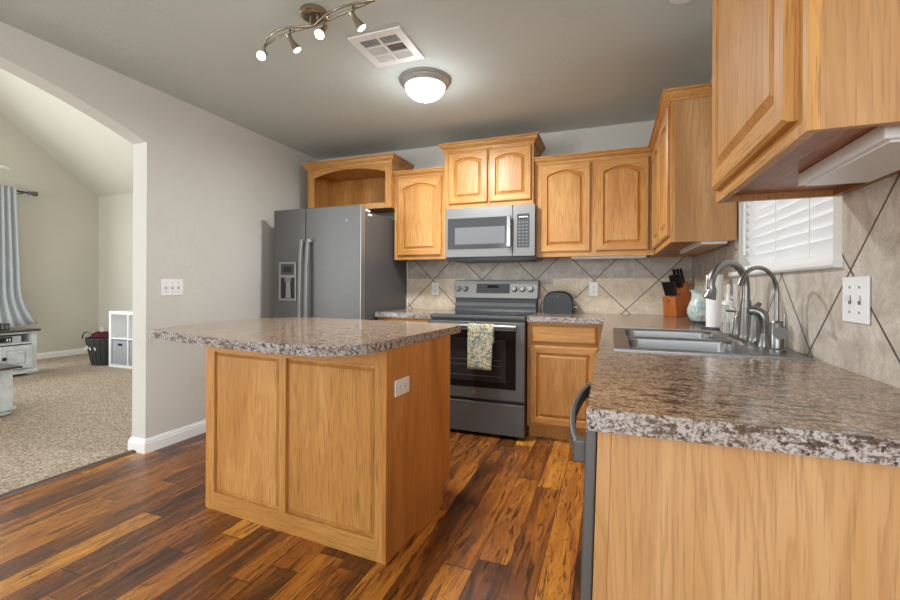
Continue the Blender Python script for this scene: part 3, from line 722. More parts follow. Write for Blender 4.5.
q = MB().box(SXa + .014, SXb - .014, 3.694, 3.702, .96, .99); link('backguard_trim', q, SLATE, t)
PA = [(3.690, 1.03), (3.80, 1.03), (3.80, 1.192), (3.725, 1.192)]
q = MB().prism(PA, SXa - .004, SXb + .004, lambda a, b_, c: (c, a, b_)); cp = link('control_panel', q, brushed('stove_panel_steel', (160, 159, 158), .4, .6), t, bevel=.006)
tl = math.atan2(.035, .162); pV = Vector((0, math.sin(tl), math.cos(tl))); pN = Vector((0, -math.cos(tl), math.sin(tl))); pO = Vector((0, 3.690, 1.03))
def pp(x, v, d): return tuple(Vector((x, 0, 0)) + pO + pV * v + pN * d)
def pbox(x0, x1, v0, v1, d0, d1): return MB().add([pp(x, v, d) for d in (d0, d1) for x, v in ((x0, v0), (x1, v0), (x1, v1), (x0, v1))], [(0, 1, 2, 3), (4, 5, 6, 7), (0, 1, 5, 4), (1, 2, 6, 5), (2, 3, 7, 6), (3, 0, 4, 7)])
dp = link('display', pbox(-1.131, -.829, .046, .130, .0003, .003), DARK, cp)
q = MB(); q2 = pbox(-1.03, -.93, .092, .118, .0031, .0036); link('clock_screen', q2, BLACKGL, dp)
for i in range(12):
    for j in range(3):
        x = -1.118 + i * .0235
        if -1.04 < x < -.925 and j == 2: continue
        z_ = pbox(x, x + .012, .056 + j * .024, .061 + j * .024, .0031, .0035); q.add(z_.v, z_.f)
link('keys', q, GREYP, dp)
MR = Matrix((( 1, 0, 0), (0, pV.y, pN.y), (0, pV.z, pN.z))).to_4x4()
for x in (-1.303, -1.236, -.785, -.715, -.645):
    kb = link('knob', MB().lathe([(.026, .0003), (.026, .006), (.022, .010), (.021, .028), (.018, .032)], pp(x, .082, 0), 24, MR), CHROME, cp, smooth=True)
    link('grip', pbox(x - .0035, x + .0035, .082 - .019, .082 + .019, .0321, .037), STEEL, kb)
# towel on the oven handle
q = MB(); secs = []; nx, nz = 14, 16
x0, x1 = -1.000, -.800
def tw(u, v, side):
    x = x0 + (x1 - x0) * u - .010 * v * (1 - u) * 0 - .018 * v * u; zt = .838 + .0165; L_ = .335 + .022 * u * 0
    y = SYf - .052 - .0170 - .004 * math.sin(u * 9 + 1) * v - .003
    return (x, y, zt - v * L_)
front = [[tw(i / nx, j / nz, 0) for i in range(nx + 1)] for j in range(1, nz + 1)]
fold = [[(x0 + (x1 - x0) * i / nx, SYf - .052 - .0185 * math.cos(a), .838 + .0185 * math.sin(a)) for i in range(nx + 1)] for a in (PI, PI * .75, PI / 2, PI * .25)]
backr = [[(x0 + .004 + (x1 - x0 - .01) * i / nx, SYf - .052 + .0185, .838 - .03 * j) for i in range(nx + 1)] for j in (4, 3, 2, 1)]
rows = backr + fold[:] + front
vs = [p for r in rows for p in r]; fs = []
for j in range(len(rows) - 1):
    for i in range(nx): a = j * (nx + 1) + i; fs.append((a, a + 1, a + nx + 2, a + nx + 1))
q.add(vs, fs); o = link('dish_towel', q, TOWEL, smooth=True); m = o.modifiers.new('thick', 'SOLIDIFY'); m.thickness = .0025; m.offset = 0
recenter(o); tag(o, 'floral green and cream dish towel hanging on the oven handle', 'towel')

# ------------------------------------------------------------------ microwave
MX0, MX1, MYf, MZ0, MZ1 = -1.322, -.562, 3.41, 1.378, 1.790
t = thing('microwave', 'stainless over-the-range microwave with black keypad', 'microwave', (-.96, 3.6, MZ0))
link('case', MB().box(MX0 + .004, MX1 - .004, MYf + .03, BWY - .01, MZ0 - .012, MZ1 - .002), DARK, t)
link('door', MB().box(MX0, -.742, MYf, MYf + .0295, MZ0, MZ1), STEELD, t, bevel=.003)
dr = [o for o in C.objects if o.name.startswith('door') and o.parent == t][0]
link('window', MB().box(MX0 + .025, -.765, MYf - .003, MYf - .0002, 1.446, 1.703), MWGL, dr)
link('screen', MB().box(-1.232, -.805, MYf - .0038, MYf - .0031, 1.485, 1.625), MWIN, dr)
q = MB(); q.box(-.782, -.748, MYf - .045, MYf - .033, 1.452, 1.702).box(-.775, -.755, MYf - .034, MYf - .0002, 1.462, 1.482).box(-.775, -.755, MYf - .034, MYf - .0002, 1.672, 1.692)
link('handle', q, CHROME, dr, bevel=.004)
kp = link('control_panel', MB().box(-.740, MX1, MYf, MYf + .0295, MZ0, MZ1), STEELD, t, bevel=.003)
kk = link('keypad', MB().box(-.706, -.606, MYf - .002, MYf - .0002, 1.446, 1.716), DARK, kp)
link('display', MB().box(-.698, -.614, MYf - .0028, MYf - .0021, 1.676, 1.704), BLACKGL, kk)
q = MB()
for i in range(5): q.box(-.690 + i * .0155, -.679 + i * .0155, MYf - .0033, MYf - .0029, 1.684, 1.697)
link('display_segments', q, WPLAS, kk)
for i in range(3):
    for j in range(8):
        link('key', MB().box(-.693 + i * .028, -.677 + i * .028, MYf - .0028, MYf - .0021, 1.462 + j * .026, 1.470 + j * .026), GREYP, kk)
badge(t, (-.957, MYf, 1.746), .015, (1, 0, 0), (0, 0, 1), (0, -1, 0))
q = MB().prism([(MYf - .02, MZ0 - .030), (MYf + .03, MZ0 - .030), (MYf + .03, MZ0 - .012), (MYf - .0, MZ0 - .004)], MX0 + .03, MX1 + .02, lambda a, b_, c: (c, a, b_)); q.box(MX0 + .05, MX1 - .05, MYf + .03, 3.78, MZ0 - .030, MZ0 - .0125)
link('vent_grille', q, BLACK, t)

# ------------------------------------------------------------------ fridge
FX0, FX1, FYf = -2.752, -1.872, 2.96
t = thing('refrigerator', 'slate grey side-by-side refrigerator with water dispenser', 'refrigerator', (-2.32, 3.4, 0))
link('case', MB().box(FX0 + .012, FX1 - .004, FYf + .085, 3.79, .03, 1.745), SLATE2, t, bevel=.004)
q = MB()
for x in (FX0 + .06, FX1 - .06):
    for y in (3.12, 3.72): q.box(x - .02, x + .02, y - .02, y + .02, 0, .03)
link('feet', q, BLACK, t)
def fdoor(x0, x1, hole=None):
    def yc(x): u = (x - (FX0 + FX1) / 2) / ((FX1 - FX0) / 2); return FYf + .012 * u * u
    n = 10; q = MB()
    q.strip([[(x0 + (x1 - x0) * i / n, yc(x0 + (x1 - x0) * i / n), .06), (x0 + (x1 - x0) * i / n, FYf + .075, .06), (x0 + (x1 - x0) * i / n, FYf + .075, 1.785), (x0 + (x1 - x0) * i / n, yc(x0 + (x1 - x0) * i / n), 1.785)] for i in range(n + 1)])
    return q
XS = -2.408
d1 = link('door', fdoor(FX0, XS - .003), SLATE, t, bevel=.006, label='narrow freezer door with dispenser')
d2 = link('door', fdoor(XS + .003, FX1 - .012), SLATE, t, bevel=.006)
link('edge_trim', MB().box(FX1 - .0125, FX1 + .0, FYf + .012, FYf + .074, .06, 1.785), SLATEL, t, bevel=.004, label='light metal edge of the right door')
link('gasket', MB().box(FX0 + .02, FX1 - .01, FYf + .0755, FYf + .0845, .07, 1.74), BLACK, t)
link('toe_grille', MB().box(FX0 + .01, FX1 - .01, FYf + .05, FYf + .08, .01, .058), BLACK, t)
for x, d in ((XS - .016, d1), (XS + .050, d2)):
    zz = [.50, .56, .75, 1.0, 1.30, 1.46, 1.525]; yy = [FYf - .035, FYf - .042, FYf - .052, FYf - .056, FYf - .052, FYf - .042, FYf - .035]
    q = MB(); q.strip([[(x - .018, y, z_), (x + .012, y - .004, z_), (x + .018, y + .016, z_), (x - .018, y + .016, z_)] for y, z_ in zip(yy, zz)])
    for z_ in (.505, 1.49): q.box(x - .012, x + (.012 if d is d1 else .03), FYf - .035, FYf - .0005, z_, z_ + .03)
    link('handle', q, SLATEL, d, bevel=.004)
# dispenser: raised surround with a real recess
dx0, dx1, dz0, dz1 = -2.672, -2.49, 1.005, 1.335
fy_ = FYf + .002
q = MB(); q.box(dx0, dx0 + .016, FYf - .014, fy_ + .004, dz0, dz1).box(dx1 - .016, dx1, FYf - .014, fy_ + .002, dz0, dz1).box(dx0 + .016, dx1 - .016, FYf - .014, fy_ + .002, dz0, dz0 + .02).box(dx0 + .016, dx1 - .016, FYf - .014, fy_ + .002, 1.20, dz1)
ds = link('dispenser', q, SLATEL, d1, bevel=.002)
link('recess', MB().box(dx0 + .016, dx1 - .016, FYf - .003, FYf + .0045, dz0 + .02, 1.20), BLACK, ds)
link('control_panel', MB().box(dx0 + .022, dx1 - .022, FYf - .0165, FYf - .0142, 1.225, 1.318), DARK, ds)
link('display', MB().box(dx0 + .05, dx1 - .05, FYf - .0175, FYf - .0166, 1.25, 1.295), BLACKGL, ds)
link('paddle', MB().prism([(dx0 + .075, 1.20), (dx0 + .115, 1.20), (dx0 + .125, 1.03), (dx0 + .07, 1.03)], FYf - .010, FYf - .0035, lambda a, b_, c: (a, c, b_)), STEEL, ds)
link('spout', MB().box(dx0 + .06, dx0 + .13, FYf - .013, FYf - .0035, 1.165, 1.199), STEELD, ds)
badge(t, (-2.005, FYf + .0055, 1.665), .014, (1, .0, 0), (0, 0, 1), (0, -1, 0))
q = MB().box(FX1 - .06, FX1 - .005, FYf + .10, FYf + .16, 1.7455, 1.765); link('hinge_cover', q, WPLAS, t, bevel=.006)
q = MB().tube([(FX1 - .003, FYf + .12, 1.72), (FX1 - .003, FYf + .165, 1.72)], .011, 12); o = link('magnet_clip', q, WPLAS, bevel=0, smooth=True); recenter(o); tag(o, 'small white clip stuck high on the side of the refrigerator', 'clip')

# ------------------------------------------------------------------ sink
t = thing('sink', 'stainless steel double-bowl sink set in the right worktop', 'sink', (.295, 2.02, .75))
zt = .9195
def rect(a, b_, c, d, r, z_, n=5):
    out = []
    for (x, y, s0) in ((b_ - r, c + r, -PI / 2), (b_ - r, d - r, 0), (a + r, d - r, PI / 2), (a + r, c + r, PI)):
        for i in range(n + 1): an = s0 + (PI / 2) * i / n; out.append((x + r * math.cos(an), y + r * math.sin(an), z_))
    return out
B1 = (.065, .455, 1.645, 2.005); B2 = (.065, .455, 2.035, 2.395)
q = MB(); xs = [.012, .065, .455, .578]; ys = [1.598, 1.645, 2.005, 2.035, 2.395, 2.442]
pl = slab(xs, ys, lambda i, j: not (i == 1 and j in (1, 3)), .9145, zt); pl.m = [0] * len(pl.f); q.add(pl.v, pl.f)
link('rim', q, STEEL, t)
for a, b_, c, d in (B1, B2):
    q = MB(); q.strip([rect(a, b_, c, d, .002, zt), rect(a + .001, b_ - .001, c + .001, d - .001, .05, zt - .012), rect(a + .006, b_ - .006, c + .006, d - .006, .05, zt - .14), rect(a + .03, b_ - .03, c + .03, d - .03, .05, zt - .165), rect(a + .16, b_ - .16, c + .14, d - .14, .04, zt - .168)], caps=False)
    n_ = 24; q.add(rect(a + .16, b_ - .16, c + .14, d - .14, .04, zt - .168), [tuple(range(24))])
    bw = link('bowl', q, STEEL, t, smooth=True)
    link('drain', MB().lathe([(.04, 0), (.04, .002), (.03, .002), (.028, .0005)], ((a + b_) / 2, (c + d) / 2, zt - .1678), 24), CHROME, bw, smooth=True)
# bright inner bead
q = MB()
for pth in ([(.014, 1.600), (.576, 1.600), (.576, 2.440), (.014, 2.440), (.014, 1.600)],): q.tube([(x, y, zt) for x, y in pth], .003, 6)
link('rim_bead', q, STEEL, t, smooth=True)

FXc = .522
# faucet
def arcpath(b_, tip, zb, zarc, n=16, drop=.0):
    b2 = Vector((b_[0], b_[1], 0)); t2 = Vector((tip[0], tip[1], 0)); R = (t2 - b2).length / 2; c = (b2 + t2) / 2; d = (t2 - b2).normalized()
    pts = [(b_[0], b_[1], zb)]
    for i in range(n + 1):
        a = PI - PI * i / n; pts.append(tuple(c + d * (-R * math.cos(PI - a) ) * 1.0 + Vector((0, 0, zarc + R * math.sin(a))))) if False else pts.append(tuple(c - d * (R * math.cos(PI * i / n)) + Vector((0, 0, zarc + R * math.sin(PI * i / n)))))
    return pts
t = thing('faucet', 'brushed nickel high-arc pull-down kitchen faucet', 'faucet', (FXc, 2.09, zt))
link('base_plate', MB().prism(soft_poly([(FXc - .028, 1.945), (FXc + .028, 1.945), (FXc + .028, 2.26), (FXc - .028, 2.26)], [.025] * 4), zt + .0002, zt + .010), NICKEL, t, bevel=.002)
link('spout_base', MB().lathe([(.030, .010), (.030, .018), (.026, .026), (.019, .15), (.0165, .165)], (FXc, 2.09, zt), 28), NICKEL, t, smooth=True)
pth = arcpath((FXc, 2.09), (.372, 1.965), zt + .16, 1.135, 20); 
link('spout', MB().tube(pth, .0145, 18), NICKEL, t, smooth=True)
e = Vector(pth[-1]); link('spray_head', MB().tube([e + Vector((0, 0, .004)), e - Vector((-.004, 0, .012)) * 1, e + Vector((-.006, -.003, -.045))], [.016, .0165, .024], 20), NICKEL, t, smooth=True)
link('handle_base', MB().lathe([(.029, .010), (.029, .02), (.024, .03), (.017, .10), (.014, .112)], (FXc, 1.965, zt), 24), NICKEL, t, smooth=True)
link('lever', MB().tube([(FXc, 1.965, zt + .10), (FXc - .004, 1.968, zt + .135), (FXc + .02, 1.99, zt + .15)], [.013, .012, .009], 14), NICKEL, t, smooth=True)
t = thing('side_sprayer', 'bent brushed nickel side sprayer between the faucet lever and the filter tap', 'sprayer', (FXc, 1.86, zt))
link('collar', MB().lathe([(.024, .0002), (.024, .006), (.018, .028), (.014, .045), (.013, .05)], (FXc, 1.86, zt), 24), NICKEL, t, smooth=True)
link('wand', MB().tube([(FXc, 1.86, zt + .045), (FXc, 1.86, zt + .09), (FXc - .002, 1.858, zt + .105), (FXc - .010, 1.862, zt + .122), (FXc - .022, 1.868, zt + .130), (FXc - .038, 1.876, zt + .130)], [.013, .0155, .0165, .0165, .0165, .018], 16), NICKEL, t, smooth=True)
link('spray_face', MB().tube([(FXc - .038, 1.876, zt + .130), (FXc - .045, 1.879, zt + .125)], [.0178, .0155], 16), DARK, t, smooth=True)
t = thing('filter_tap', 'slender brushed nickel drinking water tap nearest the camera', 'faucet', (FXc, 1.735, zt))
link('body', MB().lathe([(.027, .0002), (.027, .008), (.021, .012), (.020, .095), (.016, .102), (.009, .104)], (FXc, 1.735, zt), 24), NICKEL, t, smooth=True)
link('spout', MB().tube(arcpath((FXc, 1.735), (.388, 1.632), zt + .10, 1.115, 20)[:-2], .0068, 14), NICKEL, t, smooth=True)
kd = Vector((-.35, -.93, 0)).normalized(); k0 = Vector((FXc, 1.735, zt + .066))
link('valve', MB().tube([k0 + kd * .015 + Vector((.012, 0, 0)), k0 + kd * .05 + Vector((.012, 0, 0))], [.019, .020], 22), SLATE, t, smooth=True)
link('lever', MB().tube([k0 + Vector((.016, -.01, .02)), k0 + Vector((.018, -.012, .062))], [.0045, .004], 10), NICKEL, t, smooth=True)
t = thing('soap_pump', 'small brushed nickel soap pump left of the faucet', 'soap dispenser', (FXc, 2.215, zt))
link('body', MB().lathe([(.022, .0102), (.022, .016), (.018, .03), (.013, .085), (.010, .09)], (FXc, 2.215, zt), 20), NICKEL, t, smooth=True)
link('nozzle', MB().tube([(FXc, 2.215, zt + .09), (FXc, 2.215, zt + .112)], .008, 12).tube([(FXc, 2.215, zt + .108), (FXc - .045, 2.205, zt + .112)], .0045, 10), NICKEL, t, smooth=True)
t = thing('soap_bottle', 'clear glass soap bottle with white pump on the sink ledge', 'soap dispenser', (FXc, 2.375, zt))
link('bottle', MB().lathe([(.030, .0003), (.034, .006), (.034, .10), (.030, .115), (.024, .125), (.024, .132)], (FXc, 2.375, zt), 24), GLASS, t, smooth=True)
link('soap', MB().lathe([(.026, .004), (.030, .008), (.030, .05)], (FXc, 2.375, zt), 24), SOAP, t, smooth=True)
link('cap', MB().lathe([(.027, .1322), (.027, .148), (.018, .152), (.009, .154), (.009, .185)], (FXc, 2.375, zt), 20), WPLAS, t, smooth=True)
link('dip_tube', MB().tube([(FXc, 2.375, zt + .008), (FXc, 2.375, zt + .13)], .003, 8), WPLAS, t)
t = thing('bottle_brush_rack', 'white plastic piece with two upright bars behind the clear soap bottle', 'rack', (.56, 2.47, CT1))
q = MB().box(.535, .588, 2.462, 2.50, CT1 + .0005, CT1 + .012); link('base', q, WPLAS, t, bevel=.002)
q = MB().box(.540, .552, 2.47, 2.482, CT1 + .012, CT1 + .235).box(.566, .582, 2.47, 2.482, CT1 + .11, CT1 + .235).box(.552, .566, 2.47, 2.482, CT1 + .165, CT1 + .18).box(.568, .580, 2.471, 2.481, CT1 + .012, CT1 + .11)
link('uprights', q, WPLAS, t, bevel=.002)
# paper towel
t = thing('paper_towel_holder', 'dark round paper towel holder standing left of the soap bottle', 'holder', (.515, 2.63, CT1))
link('base', MB().lathe([(.062, .0003), (.062, .006), (.055, .009)], (.515, 2.63, CT1), 32), DARK, t, smooth=True)
link('rod', MB().tube([(.515, 2.63, CT1 + .009), (.515, 2.63, CT1 + .31)], .004, 10), CHROME, t, smooth=True)
o = link('paper_towel_roll', MB().lathe([(.012, .0), (.039, .0), (.039, .275), (.012, .275), (.012, .0)], (.515, 2.63, CT1 + .011), 32, cap=False), PAPER, smooth=True); recenter(o); tag(o, 'white paper towel roll standing on its holder behind the sink', 'paper towels')
# vase
t = thing('vase', 'pale blue crackle-glazed vase beside the knife block', 'vase', (.51, 2.94, CT1))
link('stand', MB().lathe([(.058, .0003), (.058, .006), (.050, .010), (.050, .016), (.052, .018)], (.51, 2.94, CT1), 28), DARK, t, smooth=True)
link('body', MB().lathe([(.045, .0182), (.058, .022), (.070, .045), (.078, .07), (.077, .09), (.066, .125), (.055, .15), (.051, .165), (.056, .19), (.066, .204), (.063, .206), (.057, .198), (.053, .175), (.056, .155), (.05, .10), (.03, .06)], (.51, 2.94, CT1), 36), VASE, t, smooth=True)
# knife block
kb = thing('knife_block', 'stepped orange-brown wooden knife block in the far corner', 'knife block', (.378, 3.665, CT1), math.radians(-46))
prof = [(0, 0.001), (.125, 0.001), (.150, .15), (.125, .265), (.055, .175), (.040, .150), (-.012, .150)]
link('block', MB().prism(prof, 0, .112, lambda a, b_, c: (c, a, b_)), BLOCKW, kb, local=True, bevel=.003)
link('maker_mark', MB().lathe([(.011, 0), (.011, .0006)], (0, 0, 0), 20, Matrix.Translation((.056, -.0098, .118)) @ Matrix.Rotation(PI / 2 + .08, 4, 'X') @ Matrix.Diagonal((1, .5, 1, 1))), DARK, kb, local=True)
Mk = Matrix.Translation((.378, 3.665, CT1)) @ Matrix.Rotation(math.radians(-46), 4, 'Z')
def knife(x, y, z_, L_, tx, ty, label, r=.0098, group='black-handled knives in the wooden block'):
    M = Mk @ Matrix.Translation((x, y, z_)) @ Matrix.Rotation(tx, 4, 'X') @ Matrix.Rotation(ty, 4, 'Y')
    t = bpy.data.objects.new('kitchen_knife', None); C.objects.link(t); t.empty_display_size = .02; t.matrix_world = M
    tag(t, label, 'knife', group)
    link('handle', MB().tube([(0, 0, .004), (0, 0, L_ * .3), (0, 0, L_ * .75), (0, 0, L_)], [r, r * .9, r * 1.05, r * .95], 10, sx=.75, sy=1.25), BLACK, t, local=True, smooth=True)
    link('bolster', MB().box(-r * .6, r * .6, -r, r, -.001, .004), CHROME, t, local=True)
rowf = ['leftmost', 'second', 'middle', 'fourth', 'rightmost']
for i in range(5): knife(.014 + i * .021, .016, .157, .108, .25, -.12 + i * .03, f'black steak knife handle in the low front row of the block, {rowf[i]} of five')
for i in range(5): knife(.016 + i * .02, .082, .222, .095 + .006 * (i % 2), .36, 0, f'black knife handle in the middle row of the block, {rowf[i]} of five', .0098)
for i, n_ in ((0, 'left'), (1, 'middle'), (2, 'right')): knife(.026 + i * .030, .112, .262, .105, .36, 0, f'tall black knife handle in the top rear row of the block, {n_} of three', .0105)
# toaster
t = thing('toaster', 'black rounded two-slice toaster on the counter right of the stove', 'toaster', (-.415, 3.66, CT1))
def tsec(y, s_): 
    out = []
    for a, b_ in soft_poly([(-.122, .012), (.122, .012), (.118, .185), (-.118, .185)], [.02, .02, .10, .10], 8): out.append((-.403 + a * s_, y, CT1 + .012 + (b_ - .012) * s_))
    return out
link('body', MB().strip([tsec(3.585, .93), tsec(3.592, .97), tsec(3.61, 1), tsec(3.73, 1), tsec(3.748, .97), tsec(3.755, .93)]), plain('glossy_dark_toaster', (24, 24, 26), .2, 0, .25), t, smooth=True)
link('base', MB().box(-.52, -.288, 3.595, 3.745, CT1 + .0005, CT1 + .0118), BLACK, t)
link('slot', MB().box(-.49, -.34, 3.635, 3.65, CT1 + .186, CT1 + .1885).box(-.49, -.34, 3.69, 3.705, CT1 + .186, CT1 + .1885), BLACK, t)
q = MB().tube([(-.279, 3.67, CT1 + .055), (-.255, 3.67, CT1 + .055)], .008, 10); link('lever', q, CHROME, t, smooth=True)
q = MB().lathe([(.010, 0), (.010, .01)], (-.283, 3.67, CT1 + .12), 14, Matrix.Rotation(PI / 2, 4, 'Y')); link('dial', q, CHROME, t, smooth=True)
q = MB().tube([(-.43, 3.5845, CT1 + .15), (-.418, 3.5845, CT1 + .133), (-.405, 3.5845, CT1 + .133), (-.400, 3.5845, CT1 + .15)], .003, 8); link('emblem', q, CHROME, t, smooth=True)
link('cord', MB().tube([(-.51, 3.70, CT1 + .02), (-.565, 3.72, CT1 + .006), (-.573, 3.76, CT1 + .01), (-.572, 3.80, CT1 + .06), (-.555, 3.806, CT1 + .10)], .003, 8), BLACK, t, smooth=True)

# ------------------------------------------------------------------ ceiling fixtures
t = thing('ceiling_light', 'round frosted dome ceiling light with nickel rim', 'ceiling light', (-1.143, 2.575, CZ))
link('rim', MB().lathe([(.10, -.001), (.168, -.001), (.168, -.010), (.158, -.020), (.158, -.028), (.138, -.046), (.128, -.046)], (-1.143, 2.575, CZ), 48), plain('satin_rim', (176, 176, 174), .35, .6), t, smooth=True)
link('glass_dome', MB().lathe([(.132, -.0465)] + [(.130 * math.cos(a * PI / 2 / 12), -.0465 - .085 * math.sin(a * PI / 2 / 12)) for a in range(1, 12)] + [(.01, -.1315)], (-1.143, 2.575, CZ), 48), GLOW, t, smooth=True)
link('finial', MB().lathe([(.014, -.1316), (.017, -.140), (.008, -.150)], (-1.143, 2.575, CZ), 16), NICKEL, t, smooth=True)
point('ceiling_light_glow', (-1.143, 2.575, CZ - .20), 5, (.94, .98, 1), .12)
la = area('ceiling_light_down', (-1.143, 2.575, CZ - .16), (0, 0, 0), .24, .24, 30, (.94, .98, 1)); la.data.shape = 'DISK'
# vent
t = thing('ceiling_vent', 'square white ceiling air vent with louvres', 'vent', (-1.185, 2.15, CZ))
a0, a1, b0, b1 = -1.345, -1.03, 1.99, 2.31
q = MB(); zz0, zz1 = CZ - .010, CZ - .001
xi = [a0, a0 + .045, (a0 + a1) / 2 - .006, (a0 + a1) / 2 + .006, a1 - .045, a1]; yi = [b0, b0 + .045, b0 + .112, b0 + .122, b0 + .198, b0 + .208, b1 - .045, b1]
sp = slab(xi, yi, lambda i, j: not (i in (1, 3) and j in (1, 3, 5)), zz0, zz1); sp.m = [0] * len(sp.f)
link('frame', sp, WHITE_TRIM, t)
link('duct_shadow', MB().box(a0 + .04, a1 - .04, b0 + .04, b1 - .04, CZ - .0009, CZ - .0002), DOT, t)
for (x0, x1) in ((xi[1], xi[2]), (xi[3], xi[4])):
    for jj, (y0, y1) in enumerate(((yi[1], yi[2]), (yi[3], yi[4]), (yi[5], yi[6]))):
        q = MB()
        if jj == 1:
            n = 9
            for i in range(n): x = x0 + (x1 - x0) * (i + .5) / n; s_ = .0012 if x0 < xi[2] else -.0025; q.add([(x - s_, y0, zz0), (x + s_, y0, zz1 - .001), (x + s_ + .0015, y0, zz1 - .001), (x - s_ + .0015, y0, zz0), (x - s_, y1, zz0), (x + s_, y1, zz1 - .001), (x + s_ + .0015, y1, zz1 - .001), (x - s_ + .0015, y1, zz0)], [(0, 1, 2, 3), (4, 5, 6, 7), (0, 1, 5, 4), (1, 2, 6, 5), (2, 3, 7, 6), (3, 0, 4, 7)])
        else:
            n = 6; s_ = .003 if jj == 0 else -.0012
            for i in range(n): y = y0 + (y1 - y0) * (i + .5) / n; q.add([(x0, y - s_, zz0), (x0, y + s_, zz1 - .001), (x0, y + s_ + .0015, zz1 - .001), (x0, y - s_ + .0015, zz0), (x1, y - s_, zz0), (x1, y + s_, zz1 - .001), (x1, y + s_ + .0015, zz1 - .001), (x1, y - s_ + .0015, zz0)], [(0, 1, 2, 3), (4, 5, 6, 7), (0, 1, 5, 4), (1, 2, 6, 5), (2, 3, 7, 6), (3, 0, 4, 7)])
        link('louvre', q, WHITE_TRIM, t)
# track light
CX, CY = -1.375, 1.745
t = thing('track_light', 'brushed nickel track light with four spotlights on a curved double rail', 'ceiling light', (CX, CY, CZ))
link('canopy', MB().lathe([(.066, -.001), (.066, -.022), (.060, -.028), (.05, -.030)], (CX, CY, CZ), 40), BRASSN, t, smooth=True)
dirv = Vector((.985, -.17, 0)).normalized(); nrm = Vector((-dirv.y, dirv.x, 0)); ZR = CZ - .070
def co(u): return -(.045 if u < 0 else .02) * math.sin(PI * abs(u))
q = MB()
for sgn in (-1, 1):
    pts = []
    for i in range(61):
        u = -1 + 2 * i / 60; s_ = u * .385
        off = .020 * math.sin(u * PI) * sgn + co(u)
        pts.append(Vector((CX, CY, ZR)) + dirv * s_ + nrm * off)
    q.tube(pts, .0055, 10)
link('rail', q, BRASSN, t, smooth=True)
q = MB()
for s_ in (-.025, .025): p = Vector((CX, CY, 0)) + dirv * s_; q.tube([(p.x, p.y, CZ - .029), (p.x, p.y, ZR)], .004, 8)
link('stem', q, BRASSN, t, smooth=True)
heads = [(-.362, Vector((.32, -.70, -.55)), True), (-.125, Vector((.42, .34, -.8)), False), (.085, Vector((.02, -.55, -.72)), True), (.275, Vector((.46, .34, -.75)), False)]
for s_, dv, lit in heads:
    u = s_ / .385; p = Vector((CX, CY, ZR)) + dirv * s_ + nrm * co(u); dv = dv.normalized()
    sp = link('spotlight', MB().tube([p + Vector((0, 0, 0)), p + Vector((0, 0, -.045))], .006, 10).tube([p + Vector((0, 0, -.045)) - dv * .02, p + Vector((0, 0, -.045)) + dv * .022, p + Vector((0, 0, -.045)) + dv * .026, p + Vector((0, 0, -.045)) + dv * .060], [.012, .012, .015, .023], 20), BRASSN, t, smooth=True)
    c0 = p + Vector((0, 0, -.045)) + dv * .0605
    link('bulb', MB().tube([c0, c0 + dv * .006, c0 + dv * .009], [.0215, .019, .010], 20), BULB if lit else BULBD, sp, smooth=True)
    L_ = point('spot_beam', tuple(c0 + dv * .03), 11, (1, .97, .9), .02, 'SPOT', ang=110); L_.rotation_euler = (-dv).to_track_quat('Z', 'Y').to_euler()
o = link('smoke_detector', MB().lathe([(.06, 0), (.06, -.018), (.05, -.028), (.02, -.030)], (.305, 2.20, CZ - .0005), 32), WPLAS, smooth=True); tag(o, 'round white ceiling disc at the top edge above the near cabinet', 'smoke detector'); o.location = (0, 0, 0)

# ------------------------------------------------------------------ living room
# curtain and rod
t = thing('curtain_rod', 'dark metal curtain rod with finial above the living room window', 'curtain rod', (-8.0, 3.6, 2.48))
link('rod', MB().tube([(-8.0, 2.6, 2.475), (-8.0, 3.73, 2.475)], .012, 10), DARK, t, smooth=True)
link('finial', MB().tube([(-8.0, 3.73, 2.475), (-8.0, 3.745, 2.475), (-8.0, 3.76, 2.475), (-8.0, 3.80, 2.475), (-8.0, 3.835, 2.475), (-8.0, 3.85, 2.475)], [.014, .030, .018, .034, .034, .012], 14), SLATE, t, smooth=True)
link('bracket', MB().box(-8.099, -7.99, 3.66, 3.675, 2.45, 2.462), DARK, t)
q = MB(); rows = []; n = 60
for j, v in enumerate([k / 14 for k in range(15)]):
    z_ = 2.515 - v * (2.515 - .50); w0, w1 = 3.28, 3.575 + .09 * v + .18 * max(0, (v - .75) / .25) ** 1.4
    rows.append([(-7.955 + .028 * math.sin(u / n * 2 * PI * 4.5 + v * .5), w0 + (w1 - w0) * u / n, z_ + .06 * max(0, v - .9) * 10 * (u / n)) for u in range(n + 1)])
q.add([p for r in rows for p in r], [(j * (n + 1) + i, j * (n + 1) + i + 1, (j + 1) * (n + 1) + i + 1, (j + 1) * (n + 1) + i) for j in range(14) for i in range(n)])
o = link('curtain', q, CURT, smooth=True); m = o.modifiers.new('thick', 'SOLIDIFY'); m.thickness = .004; recenter(o); tag(o, 'pale blue-grey pleated curtain at the living room window', 'curtain')
